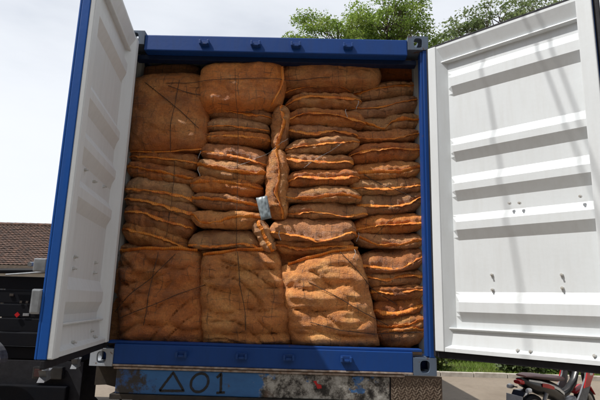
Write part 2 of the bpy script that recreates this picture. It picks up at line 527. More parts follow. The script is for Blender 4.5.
# ================================================================== SETTING
def sheet(name, x0, x1, y0, y1, z, mat, n=1, kind='structure'):
    vs_ = [(x0 + (x1 - x0) * i / n, y0 + (y1 - y0) * j / n, z) for j in range(n + 1) for i in range(n + 1)]
    fs = [(j * (n + 1) + i, j * (n + 1) + i + 1, (j + 1) * (n + 1) + i + 1, (j + 1) * (n + 1) + i) for j in range(n) for i in range(n)]
    return tag(mesh_obj(name, vs_, fs, mat), kind=kind)
sheet('ground', -400, 400, -400, 400, 0.0, MAT['ground'])
sheet('lawn', 2.0, 8.4, 9.05, 40, 0.012, MAT['soil'])
sheet('concrete_apron', 8.4, 60, -60, 60, 0.006, MAT['apron'])
random.seed(3)
kerb = mesh_obj('kerb', [], [], MAT['kerb'])
bpy.data.objects.remove(kerb)
kerb_e = bpy.data.objects.new('kerb', None); link(kerb_e); kerb_e.location = (2, 8.97, 0); tag(kerb_e, kind='structure')
proto = None
for i in range(8):
    x = 2.0 + i * 0.8
    if proto is None:
        proto = G().box(0.0, 0.785, 0, 0.13, -0.02, 0.11, 0.012).out('kerb_stone', MAT['kerb'], kerb_e, local=True); k = proto
    else:
        k = proto.copy(); link(k)
    k.location = (x - 2.0, random.uniform(-.006, .006), random.uniform(-.006, .004))

# grass blades on the lawn
rng = np.random.default_rng(5)
def blades(name, n, x0, x1, y0, y1, z, hmin, hmax, mat):
    x = rng.uniform(x0, x1, n); y = y0 + (y1 - y0) * rng.random(n) ** 1.5; h = rng.uniform(hmin, hmax, n)
    a = rng.uniform(0, 6.283, n); wd = h * 0.11; le = rng.uniform(-.5, .5, (2, n)) * h
    v = np.empty((n, 3, 3))
    v[:, 0] = np.stack([x - np.cos(a) * wd, y - np.sin(a) * wd, np.full(n, z)], -1)
    v[:, 1] = np.stack([x + np.cos(a) * wd, y + np.sin(a) * wd, np.full(n, z)], -1)
    v[:, 2] = np.stack([x + le[0], y + le[1], z + h], -1)
    me = bpy.data.meshes.new(name)
    me.from_pydata(v.reshape(-1, 3).tolist(), [], np.arange(3 * n).reshape(-1, 3).tolist())
    me.materials.append(mat)
    return link(bpy.data.objects.new(name, me))
tag(blades('grass', 22000, 2.2, 8.3, 9.1, 16, 0.012, 0.04, 0.12, MAT['grass']), 'short sunlit green grass on the lawn behind the kerb', 'grass', kind='stuff')

# ---------------------------------------------------------------- trees and shrubs
def leaf_cloud(centers, radii, per, size, flat=0.6, long=2.0, seed=1):
    """many small leaf quads; returns verts (n,4,3)"""
    g = np.random.default_rng(seed)
    c = np.repeat(np.asarray(centers), per, 0); r = np.repeat(np.asarray(radii), per, 0)
    n = len(c)
    d = g.normal(size=(n, 3)); d /= np.linalg.norm(d, axis=1, keepdims=True)
    p = c + d * r * (g.random((n, 1)) ** 0.45)
    ax = g.normal(size=(n, 3)); ax[:, 2] = ax[:, 2] * 0.5 - 0.25
    ax /= np.linalg.norm(ax, axis=1, keepdims=True)
    nn = g.normal(size=(n, 3)) * flat + np.array([0, 0, 1.0])
    bx = np.cross(nn, ax); bx /= np.linalg.norm(bx, axis=1, keepdims=True) + 1e-9
    s = size * g.uniform(0.6, 1.3, (n, 1))
    v = np.stack([p, p + ax * s * long * .5 + bx * s * .5, p + ax * s * long, p + ax * s * long * .5 - bx * s * .5], 1)
    return v
def leaves_obj(name, v, mat, parent):
    me = bpy.data.meshes.new(name)
    off = np.array(parent.location)
    n = len(v)
    vv = (v.reshape(-1, 3) - off)
    me.vertices.add(4 * n); me.vertices.foreach_set('co', vv.ravel())
    me.loops.add(4 * n); me.loops.foreach_set('vertex_index', np.arange(4 * n, dtype=np.int32))
    me.polygons.add(n); me.polygons.foreach_set('loop_start', np.arange(0, 4 * n, 4, dtype=np.int32))
    me.update(calc_edges=True); me.validate()
    me.materials.append(mat)
    o = bpy.data.objects.new(name, me); o.parent = parent
    return link(o)

def tree(base, lobes, nclump, per, leaf, mat, label, seed, clump=(0.45, 0.3), trunk_r=0.2, fork=0.55, group=None):
    """lobes: list of (x, y, z, rx, ry, rz) crown volumes; each clump ends a real twig"""
    rd = random.Random(seed)
    t = empty('broadleaf_tree', base, label, 'tree', group)
    base = Vector(base)
    wsum = sum(l[3] * l[4] * l[5] for l in lobes)
    tc = sum((Vector(l[:3]) * (l[3] * l[4] * l[5] / wsum) for l in lobes), Vector())
    zf = base.z + (tc.z - base.z) * fork
    top = Vector((base.x + (tc.x - base.x) * .35, base.y + (tc.y - base.y) * .35, zf))
    g = G()
    pts = [base + (top - base) * (i / 6) + Vector((math.sin(i * 1.3 + seed) * .08, math.cos(i * 1.7) * .08, 0)) * (0 < i < 6) for i in range(7)]
    g.tube(pts, [trunk_r * (1.35 - .1 * i if i == 0 else 1 - .06 * i) for i in range(7)], 10)
    g.out('trunk', MAT['bark'], t, True)
    gl = G(); cs = []; rs = []
    for l in lobes:
        lc = Vector(l[:3])
        mid = top.lerp(lc, .55) + Vector((rd.uniform(-.3, .3), rd.uniform(-.3, .3), .2))
        gl.tube([top, top.lerp(mid, .5) + Vector((0, 0, .1)), mid, lc], [trunk_r * .6, trunk_r * .45, trunk_r * .34, trunk_r * .18], 7)
        k = max(3, int(nclump * l[3] * l[4] * l[5] / wsum))
        for i in range(k):
            d = Vector((rd.gauss(0, 1), rd.gauss(0, 1), rd.gauss(0, 1))).normalized()
            q = rd.uniform(.45, 1.06)
            c = lc + Vector((d.x * l[3], d.y * l[4], d.z * l[5])) * q
            s = mid.lerp(lc, rd.uniform(.2, 1))
            gl.tube([s, s.lerp(c, .5) + Vector((rd.uniform(-.15, .15), rd.uniform(-.15, .15), rd.uniform(0, .2))), c], [.03, .018, .007], 4)
            cs.append(c); f = rd.uniform(.65, 1.35)
            rs.append((clump[0] * f, clump[0] * f, clump[1] * f))
    gl.out('limbs', MAT['bark'], t, True)
    leaves_obj('crown', leaf_cloud([tuple(c) for c in cs], rs, per, leaf, seed=seed), mat, t)
    return t

tree((2.2, 15.0, 0), [(1.3, 14.3, 11.7, 1.9, 1.7, 1.0), (3.3, 14.2, 12.4, 1.6, 1.6, 1.35), (-0.1, 14.4, 11.4, .65, 1.2, .75), (2.2, 14.6, 10.7, 2.0, 1.6, 1.2), (4.0, 14.6, 11.0, 1.1, 1.3, 1.0), (4.3, 14.8, 12.9, .75, 1.0, .7), (5.0, 14.6, 11.5, .95, .9, .6)],
     330, 125, 0.055, MAT['leaf'], 'bright green feathery tree crown rising behind the middle of the blue container', 11, clump=(.46, .15))
tree((6.0, 17.5, 0), [(5.6, 16.5, 12.3, 1.3, 1.4, .8), (7.2, 16.8, 13.3, 1.4, 1.3, 1.3), (8.8, 16.8, 14.2, 1.6, 1.4, 1.0), (7.0, 16.6, 11.9, 2.0, 1.5, .9), (10.4, 17.0, 14.6, 1.6, 1.2, .9), (4.7, 16.5, 12.1, .7, .9, .6)],
     210, 75, 0.07, MAT['leaf2'], 'looser grey green tree crown behind the top edge of the open white door', 23, clump=(.44, .15))

tree((14.5, 5.0, 0), [(13.5, 4.0, 7.0, 3.0, 3.2, 2.2), (15.5, 6.5, 8.0, 3.0, 3.0, 2.4), (14, 1.0, 7.5, 2.8, 2.6, 2.2), (15.5, 3.0, 10, 2.6, 2.6, 1.8)],
     170, 130, 0.14, MAT['leaf'], 'unseen tree added right of the open white door to block sky light', 57, clump=(.8, .6), trunk_r=.28)  # out of view, added to screen sky light from the right

def shrub(base, h, rx, n, mat, label, seed, leaf=.07, group=None):
    rd = random.Random(seed)
    t = empty('garden_shrub', base, label, 'shrub', group)
    b = Vector(base); g = G(); cs = []; rs = []
    for i in range(n):
        a = rd.uniform(0, 6.28); q = rd.random() ** .5
        c = b + Vector((math.cos(a) * rx * q, math.sin(a) * rx * q, h * rd.uniform(.06, .95)))
        g.tube([b + Vector((math.cos(a) * .05, math.sin(a) * .05, -.02)), b.lerp(c, .5) + Vector((0, 0, .05)), c], [.014, .01, .004], 5)
        cs.append(tuple(c)); f = rd.uniform(.6, 1.2) * min(rx, h) * .42
        rs.append((f, f, f * .8))
    g.out('stems', MAT['bark'], t, True)
    leaves_obj('foliage', leaf_cloud(cs, rs, 150, leaf, seed=seed, flat=1.0), mat, t)
    return t
GS = 'shrubs along the lawn'
shrub((3.35, 9.9, .012), 1.3, .62, 34, MAT['leaf3'], 'dark green shrub right beside the lower right container corner', 41, .06, GS)
shrub((5.1, 12.6, .012), 1.0, .6, 24, MAT['leaf3'], 'sunlit leafy shrub at the middle of the lawn strip under the door', 42, .07, GS)
shrub((5.9, 10.0, .012), .7, .5, 20, MAT['leaf2'], 'dark mixed shrub left of the motorcycle tail', 43, .06, GS)
shrub((6.9, 10.1, .012), .8, .5, 20, MAT['leaf3'], 'low yellow green shrub just behind the motorcycle seat', 44, .06, GS)
shrub((4.35, 12.6, .012), 1.1, .7, 24, MAT['leaf'], 'bright green shrub between the dark shrub and the lawn middle', 45, .07, GS)
shrub((9.4, 12.4, .012), 1.4, .8, 26, MAT['leaf3'], 'shrub at the far right edge beyond the motorcycle', 46, .07, GS)

# low brick garden wall behind the shrubs
gw = empty('garden_wall', (7.2, 13.2, 0.03), 'low reddish brick garden wall behind the shrubs, left of the motorcycle', 'wall')
G().box(4.4, 10.0, 13.2, 13.4, .03, 1.02).out('mortar_core', MAT['plaster'], gw)
bp = None; random.seed(8)
for r_ in range(10):
    for c_ in range(23):
        x0 = 4.42 + c_ * .242 - (.121 if r_ % 2 else 0)
        if bp is None:
            bp = G().box(0, .23, 0, .02, 0, .088, .004).out('brick', MAT['brick'], gw, local=True); k = bp
        else:
            k = bp.copy(); link(k)
        k.location = (x0 - 7.2, -.018 + random.uniform(-.003, .003), .005 + r_ * .0985)
G().box(4.38, 10.05, 13.14, 13.46, 1.022, 1.08, .01).out('coping', MAT['kerb'], gw)

# ---------------------------------------------------------------- house with tiled roof, far left
hs = empty('tiled_house', (-15, 22, 0), 'house with a weathered brown clay tile roof at the far left', 'house')
def roof_slope(y0, z0, y1, z1, x0, x1, name):
    nrow = 22; ncol = int((x1 - x0) / .2)
    L_ = Vector((0, y1 - y0, z1 - z0)); up_ = Vector((0, -L_.z, L_.y)).normalized() * (1 if y1 > y0 else -1)
    if up_.z < 0: up_ = -up_
    vs_ = []; fs = []
    for r_ in range(nrow):
        for e, hgt in ((0, .045), (1.08, .006)):
            for c_ in range(ncol * 4 + 1):
                ph = c_ % 4
                wv = (0, .022, .034, .012)[ph]
                p = Vector((x0 + c_ * .05, y0, z0)) + L_ * min((r_ + e) / nrow, 1.0) + up_ * (hgt + wv + .016 * noise.noise(Vector((r_ * 1.7, (c_ // 4) * 1.3, 2.2))))
                vs_.append(p)
        nb = ncol * 4 + 1; b0 = r_ * 2 * nb
        for c_ in range(ncol * 4):
            fs.append((b0 + c_, b0 + c_ + 1, b0 + nb + c_ + 1, b0 + nb + c_))
            # butt edge of the course
    return vs_, fs
v1, f1 = roof_slope(19.0, 2.95, 22.0, 5.2, -22, -9, 'r')
rf = mesh_obj('roof', v1, f1, MAT['tile'], hs); rf['kind'] = 'stuff'
v2, f2 = roof_slope(25.0, 2.95, 22.0, 5.2, -22, -9, 'r')
rb = mesh_obj('rear_roof', v2, f2, MAT['tile'], hs); rb['kind'] = 'stuff'
G().prism([(19.05, 2.93), (24.95, 2.93), (22, 5.18)], (0, 0, 0), (0, 1, 0), (0, 0, 1), (1, 0, 0), -21.95, -9.05).out('roof_deck', MAT['wood'], hs)
g = G()
for i in range(33):
    g.tube([(-22 + i * .395, 22, 5.245), (-22 + i * .395 + .41, 22, 5.24)], [.10, .092], 8)
rp = g.out('ridge_tiles', MAT['tile'], hs); rp['kind'] = 'stuff'
G().box(-21.7, -9.3, 19.6, 24.4, 0, 3.1).out('wall', MAT['plaster'], hs)
G().box(-22, -9, 18.93, 19.0, 2.80, 2.96).out('fascia_board', MAT['wood'], hs)
for x in (-19.5, -16.5, -13.5, -10.8):
    wdw = G().box(x - .55, x + .55, 19.53, 19.597, 1.0, 2.2).out('window', MAT['wood'], hs)
    G().box(x - .48, x - .02, 19.515, 19.528, 1.07, 2.13).out('pane', MAT['glass_dark'], wdw)
    G().box(x + .02, x + .48, 19.515, 19.528, 1.07, 2.13).out('pane', MAT['glass_dark'], wdw)

# ================================================================== CONTAINER
H, HW, LEN = 2.591, 1.219, 12.192
con = empty('shipping_container', (0, 3.0, CB), 'open blue shipping container on a truck, filled with brown sacks', 'container')
def cz(z): return z + CB

def ring_plate(o, ax, ay, n, w, h, hw, hh, th, seg=28):
    """plate w x h with an oval hole; o = lower corner, thickness th along -n"""
    o = Vector(o); ax = Vector(ax); ay = Vector(ay); n = Vector(n)
    vs_ = []; fs = []
    c = (w / 2, h / 2)
    outer = []; inner = []
    for k in range(seg):
        t = 2 * math.pi * k / seg
        dx, dy = math.cos(t), math.sin(t)
        s_ = min(w / 2 / abs(dx) if abs(dx) > 1e-6 else 9, h / 2 / abs(dy) if abs(dy) > 1e-6 else 9)
        outer.append((c[0] + dx * s_, c[1] + dy * s_))
        e = (abs(dx / hw) ** 3 + abs(dy / hh) ** 3) ** (-1 / 3)
        inner.append((c[0] + dx * e, c[1] + dy * e))
    # snap the nearest outer points to the corners
    for cx_, cy_ in ((0, 0), (w, 0), (w, h), (0, h)):
        i = min(range(seg), key=lambda q: (outer[q][0] - cx_) ** 2 + (outer[q][1] - cy_) ** 2)
        outer[i] = (cx_, cy_)
    for lst in (outer, inner):
        for d in (0, -th):
            vs_ += [o + ax * a + ay * b + n * d for a, b in lst]
    for k in range(seg):
        j = (k + 1) % seg
        fs += [(k, j, 2 * seg + j, 2 * seg + k), (seg + k, 3 * seg + k, 3 * seg + j, seg + j), (2 * seg + k, 2 * seg + j, 3 * seg + j, 3 * seg + k), (k, seg + k, seg + j, j)]
    return vs_, fs

def casting(sx, top, rear, mat, through=False):
    """hollow corner casting, 162 x 178 x 118 mm with end and side apertures"""
    W_, D_, H_ = .162, .178, .118
    th = .028
    z0 = cz(H - H_ + .004) if top else cz(-.004)
    y0 = -.006 if rear else LEN - D_ + .006
    xo = sx * (HW + .004)
    xi = xo - sx * W_
    g = G()
    yface = y0 if rear else y0 + D_
    nn = (0, -1, 0) if rear else (0, 1, 0)
    g.add(*ring_plate((min(xo, xi), yface, z0), (1, 0, 0), (0, 0, 1), nn, W_, H_, .034, .042, th))
    ins = th + .001
    ya, yb = (y0 + ins, y0 + D_) if rear else (y0, y0 + D_ - ins)
    g.add(*ring_plate((xo, ya, z0), (0, 1, 0), (0, 0, 1), (sx, 0, 0), yb - ya, H_, .045, .036, th))
    xa, xb = sorted((xo - sx * ins, xi))
    if top:
        g.add(*ring_plate((xa, ya, z0 + H_), (1, 0, 0), (0, 1, 0), (0, 0, 1), xb - xa, yb - ya, .032, .055, .026))
        g.box(xa, xb, ya, yb, z0, z0 + .012)
    else:
        g.add(*ring_plate((xa, ya, z0), (1, 0, 0), (0, 1, 0), (0, 0, -1), xb - xa, yb - ya, .032, .055, .026))
        g.box(xa, xb, ya, yb, z0 + H_ - .012, z0 + H_)
    g.box(xi if sx > 0 else xi - .012, xi + .012 if sx > 0 else xi, ya, yb, z0 + .027, z0 + H_ - .027)
    o = g.out('corner_casting', mat, con)
    return o
casting(-1, True, True, MAT['casting']); casting(1, True, True, MAT['casting'])
casting(-1, False, True, MAT['casting_pale']); casting(1, False, True, MAT['casting'])
for sx in (-1, 1):
    casting(sx, True, False, MAT['casting']); casting(sx, False, False, MAT['casting'])
# posts
for sx in (-1, 1):
    g = G()
    a = sorted((sx * HW, sx * (HW - .040)))
    g.box(a[0], a[1], 0.0, .14, cz(.115), cz(H - .115), .006)
    b = sorted((sx * (HW - .038), sx * (HW - .058)))
    g.box(b[0], b[1], .016, .10, cz(.12), cz(H - .12), .005)
    g.out('corner_post', MAT['blue'], con)
    fa = sorted((sx * HW, sx * (HW - .07)))
    G().box(fa[0], fa[1], LEN - .12, LEN, cz(.115), cz(H - .115), .006).out('corner_post', MAT['blue'], con)
# header
G().box(-HW + .16, HW - .16, 0.004, .11, cz(2.430), cz(2.566), .008).out('header_rail', MAT['blue'], con)
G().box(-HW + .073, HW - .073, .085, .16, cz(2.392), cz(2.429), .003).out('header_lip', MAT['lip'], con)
# sill
G().box(-HW + .16, HW - .16, 0.0, .15, cz(.012), cz(.150), .006).out('sill', MAT['blue'], con)
G().box(-HW + .09, HW - .09, .02, .13, cz(.151), cz(.168), .003).out('sill_lip', MAT['blue'], con)
G().box(-HW + .162, HW - .162, -.010, .12, cz(.0), cz(.0115), .002).out('sill_edge', MAT['bright'], con)
# floor, walls, roof
G().box(-HW + .06, HW - .06, .151, LEN - .1, cz(.12), cz(.155)).out('floor', MAT['plywood'], con)
def corrugated(axis, lo, hi, base, other0, other1, depth, pitch, flip):
    """trapezoid sheet running along y (wall) as prof points"""
    prof = []; y = lo
    while y < hi - pitch:
        prof += [(y, 0), (y + pitch * .26, 0), (y + pitch * .5, depth), (y + pitch * .76, depth)]
        y += pitch
    prof.append((hi, 0))
    return prof
def wall(sx):
    prof = corrugated('x', .14, LEN - .12, 0, 0, 0, .036, .278, False)
    vs_ = []; fs = []; mi = []
    z0, z1 = cz(.12), cz(H - .06)
    n = len(prof)
    for t in (0, .004):
        for y, d in prof:
            for z in (z0, z1):
                vs_.append((sx * (HW - .014 - d - t), y, z))
    for k, off in enumerate((0, 2 * n)):
        for i in range(n - 1):
            a = off + 2 * i
            f = (a, a + 2, a + 3, a + 1)
            fs.append(f if (sx > 0) == (k == 0) else tuple(reversed(f)))
            mi.append(k)
    return mesh_obj('side_wall', vs_, fs, None, con, mats=[MAT['blue'], MAT['lining']], midx=mi)
wall(-1); wall(1)
for sx in (-1, 1):
    a = sorted((sx * HW, sx * (HW - .06)))
    G().box(a[0], a[1], .17, LEN - .17, cz(0.0), cz(.118), .004).out('bottom_side_rail', MAT['blue'], con)
    G().box(a[0], a[1], .17, LEN - .17, cz(H - .07), cz(H - .01), .004).out('top_side_rail', MAT['blue'], con)
prof = corrugated('z', .112, LEN - .1, 0, 0, 0, .02, .209, False)
vs_ = []; fs = []; mi = []
for t in (0, .004):
    for y, d in prof:
        for x in (-HW + .061, HW - .061):
            vs_.append((x, y, cz(H - .03 - d - t)))
n = len(prof)
for k, off in enumerate((0, 2 * n)):
    for i in range(n - 1):
        a = off + 2 * i
        f = (a, a + 1, a + 3, a + 2)
        fs.append(f if k == 0 else tuple(reversed(f))); mi.append(k)
mesh_obj('roof_sheet', vs_, fs, None, con, mats=[MAT['blue'], MAT['lining']], midx=mi)
G().box(-HW + .07, HW - .07, LEN - .09, LEN - .03, cz(.12), cz(H - .04)).out('front_wall', MAT['blue'], con)
# lock keepers on header and sill
def keeper(x, z, mat):
    g = G()
    g.box(x - .038, x + .038, -.010, .003, z - .022, z + .022, .003)
    g.box(x - .040, x - .024, -.046, -.0105, z - .020, z + .016, .004)
    g.box(x + .024, x + .040, -.046, -.0105, z - .020, z + .016, .004)
    g.box(x - .0235, x + .0235, -.034, -.0105, z - .020, z - .004, .003)
    g.out('lock_keeper', mat, con)
for x in (-.572, -.147, .185, .588):
    keeper(x, cz(.092), MAT['navy'])
for x in (-.568, -.156, .165, .582):
    keeper(x, cz(2.492), MAT['navy'])

# ---------------------------------------------------------------- doors
RIBS = [(2.235, 2.170, 2.100, 2.030), (1.700, 1.635, 1.585, 1.515), (1.411, 1.345, 1.293, 1.220), (1.122, 1.064, 1.008, .936), (.575, .505, .440, .372)]
def rib_h(z):
    for a, b, c, d in RIBS:
        if d <= z <= a:
            if z > b: return (a - z) / (a - b)
            if z < c: return (z - d) / (c - d)
            return 1.0
    return 0.0
def build_door(side, ang, smax, label, q):
    """side -1 left, +1 right; ang = opening angle. door frame: s along the leaf, n towards the inner face, z up"""
    q = Vector((q[0], q[1], CB))
    al = Vector((-side * math.cos(ang), -math.sin(ang), 0))
    nn = Vector((-side * math.sin(ang), math.cos(ang), 0))
    up_ = Vector((0, 0, 1))
    ZB, ZT = .168, 2.452
    P = lambda s, n, z: q + al * s + nn * n + up_ * z
    fr = lambda g, s0, s1, n0, n1, z0, z1, bev=0.004: g.frame_box(q, al, nn, up_, (s0, s1, n0, n1, z0, z1), bev)
    BASE, RH = -.048, .036
    # corrugated inner sheet
    zs = sorted({ZB + .01, ZT - .01} | {z for r_ in RIBS for z in r_} | {x for x in np.linspace(.36, 2.3, 40).round(3)})
    ss = [.097, .165, .205] + list(np.linspace(.25, smax - .16, 14)) + [smax - .125, smax - .095, smax - .07]
    def fs_(s):
        if s <= .166: return 0.0
        if s >= .205: return 1.0
        return (s - .165) / .04
    vs_ = []; fs = []
    for z in zs:
        for s in ss:
            wob = .0016 * noise.noise(Vector((s * 3, z * 3, side * 7)))
            vs_.append(P(s, BASE + RH * rib_h(z) * fs_(s) + wob + (.062 if s < .1 else 0), z))
    m_ = len(ss)
    for i in range(len(zs) - 1):
        for j in range(m_ - 1):
            f = (i * m_ + j, i * m_ + j + 1, (i + 1) * m_ + j + 1, (i + 1) * m_ + j)
            fs.append(f if side < 0 else tuple(reversed(f)))
    d = mesh_obj('door', vs_, fs, MAT['white'], con)
    d['label'] = label
    # blue outer skin and edge frame
    g = G()
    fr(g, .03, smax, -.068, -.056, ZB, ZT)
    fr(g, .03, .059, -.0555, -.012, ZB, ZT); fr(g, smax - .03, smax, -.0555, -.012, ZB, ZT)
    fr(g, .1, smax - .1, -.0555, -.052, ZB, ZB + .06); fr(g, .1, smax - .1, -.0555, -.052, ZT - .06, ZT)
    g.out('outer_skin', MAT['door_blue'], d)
    # stiles
    g = G(); fr(g, .032, .098, -.0115, .018, ZB + .001, ZT - .001, .006); fr(g, .0595, .0975, -.0555, -.0125, ZB + .001, ZT - .001); g.out('hinge_stile', MAT['white'], d)
    g = G(); fr(g, smax - .092, smax - .002, -.0115, .018, ZB + .001, ZT - .001, .006); fr(g, smax - .0915, smax - .0305, -.0555, -.0125, ZB + .001, ZT - .001); g.out('free_stile', MAT['white'], d)
    # top and bottom rails, bent sheet profiles (n, z)
    pt = [(-.051, ZT - .002), (.008, ZT - .002), (.008, ZT - .02), (-.030, 2.330), (-.014, 2.326), (-.012, 2.318), (-.016, 2.312), (-.051, 2.312)]
    pb = [(-.051, .331), (-.014, .331), (-.012, .325), (-.016, .319), (-.034, .314), (-.022, .215), (.010, .195), (.010, ZB + .002), (-.051, ZB + .002)]
    for nm, pr in (('top_rail', pt), ('bottom_rail', pb)):
        G().prism(pr, q, nn, up_, al, .0985, smax - .0925).out(nm, MAT['white'], d)
    # gasket
    g = G()
    fr(g, .03, smax + .0, -.040, -.014, ZB - .046, ZB - .001, .006)
    fr(g, .03, smax + .0, -.040, -.014, ZT + .001, ZT + .03, .006)
    if side > 0:
        fr(g, smax + .001, smax + .034, -.040, -.010, ZB - .04, ZT + .02, .006)
    fr(g, .006 if side > 0 else -.052, .029, -.040 if side > 0 else -.095, -.006, ZB - .04, ZT + .02, .006)
    if side < 0:
        fr(g, -.105, -.0525, -.050, -.008, ZB - .01, ZT - .01, .006)
    g.out('gasket', MAT['rubber'], d)
    # bolts that come through the sheet
    if side > 0:
        bl = [(.586, 1.156, -.012), (.650, 1.150, -.012), (1.01, 1.15, -.012), (.43, .690, -.048), (.43, .592, -.048), (.862, .682, -.048), (.860, .602, -.048), (.582, .215, -.018), (.66, .215, -.018), (1.01, .22, -.018)]
    else:
        bl = [(.363, .625, -.048), (.363, .690, -.048), (.80, .625, -.048), (.80, .690, -.048), (.30, .22, -.018), (.36, .26, -.03), (.75, .22, -.018), (.36, 1.20, -.048), (.80, 1.20, -.048), (.72, 1.15, -.012)]
    for s, z, n0 in bl:
        g = G()
        g.tube([P(s, n0 - .004, z), P(s, n0 + .012, z)], .010, 6)
        g.tube([P(s, n0 + .012, z), P(s, n0 + .024, z - .003)], .0055, 8)
        g.out('bolt', MAT['bolt'], d)
    # locking bars with cams, guides and handles on the outer face
    for s in ((.284, .835) if side < 0 else (.33, .86)):
        zl, zh = (.045, 2.56) if side < 0 else (.21, 2.42)
        g = G(); g.tube([P(s, -.115, zl), P(s, -.115, zh)], .017, 12)
        g.out('locking_bar', MAT['galv'], d)
        for z, sg in ((zl + .01, 1), (zh - .015, -1)):
            poly = [(-.045, -.024), (.060, -.030), (.030, -.006), (.058, .030), (-.010, .020), (-.048, .030), (-.020, 0)]
            g = G(); g.prism(poly, P(s, -.113, z), al, up_, nn, -.018, .018)
            g.out('locking_cam', MAT['dull_galv'], d)
        for z in (.42, .95, 1.55, 2.15):
            g = G(); fr(g, s - .05, s + .05, -.098, -.0685, z - .03, z + .03, .004)
            fr(g, s - .024, s + .024, -.14, -.0985, z - .02, z + .02, .008)
            g.out('bar_guide', MAT['galv'], d)
    for s0, s1, z in ((.30, .76, .70), (.84, 1.13, .62)):
        g = G()
        g.tube([P(s0, -.14, z + .04), P(s0 + .08, -.155, z + .02), P(s1, -.155, z)], [.016, .013, .011], 8)
        g.out('door_handle', MAT['galv'], d)
        g = G(); fr(g, s1 - .022, s1 + .022, -.130, -.0685, z - .035, z + .03, .006)
        g.out('handle_retainer', MAT['galv'], d)
    g = G(); fr(g, smax - .05, smax + .006, -.118, -.0685, .38, .50, .01); g.out('catch_plate', MAT['galv'], d)
    # hinges
    for z in (.38, 1.02, 1.66, 2.26):
        g = G(); g.tube([P(.012, -.06, z - .07), P(.012, -.06, z + .07)], .018, 10)
        fr(g, .02, .11, -.080, -.0685, z - .06, z + .06, .003)
        g.out('hinge', MAT['blue'], d)
    return d
build_door(-1, R(82.0), 1.156, 'left door leaf, inner face pale grey in shade with a bright blue edge', (-1.09, -.06))
build_door(1, R(137.8), 1.175, 'right door leaf, white ribbed inner face in full sun', (HW - .03, -.03))

# ---------------------------------------------------------------- unseen building added behind the camera to cut sky light
wh = empty('sky_blocker', (0, -16, 0), 'unseen block added behind the camera to cut the sky light', 'light blocker')
G().box(-30, 30, -24, -12, 0, 8.5).out('wall', MAT['blocker_wall'], wh)
G().prism([(-24.6, 8.5), (-11.4, 8.5), (-18, 11.0)], (0, 0, 0), (0, 1, 0), (0, 0, 1), (1, 0, 0), -30.6, 30.6).out('roof', MAT['tile'], wh)
for x in range(-26, 27, 8):
    dd = G().box(x - 1.8, x + 1.8, -11.997, -11.95, 0, 4.2, .01).out('roller_door', MAT['casting'], wh)
    for k in range(13):
        G().box(x - 1.75, x + 1.75, -11.949, -11.93, .1 + k * .31, .34 + k * .31, .006).out('slat', MAT['casting'], dd)

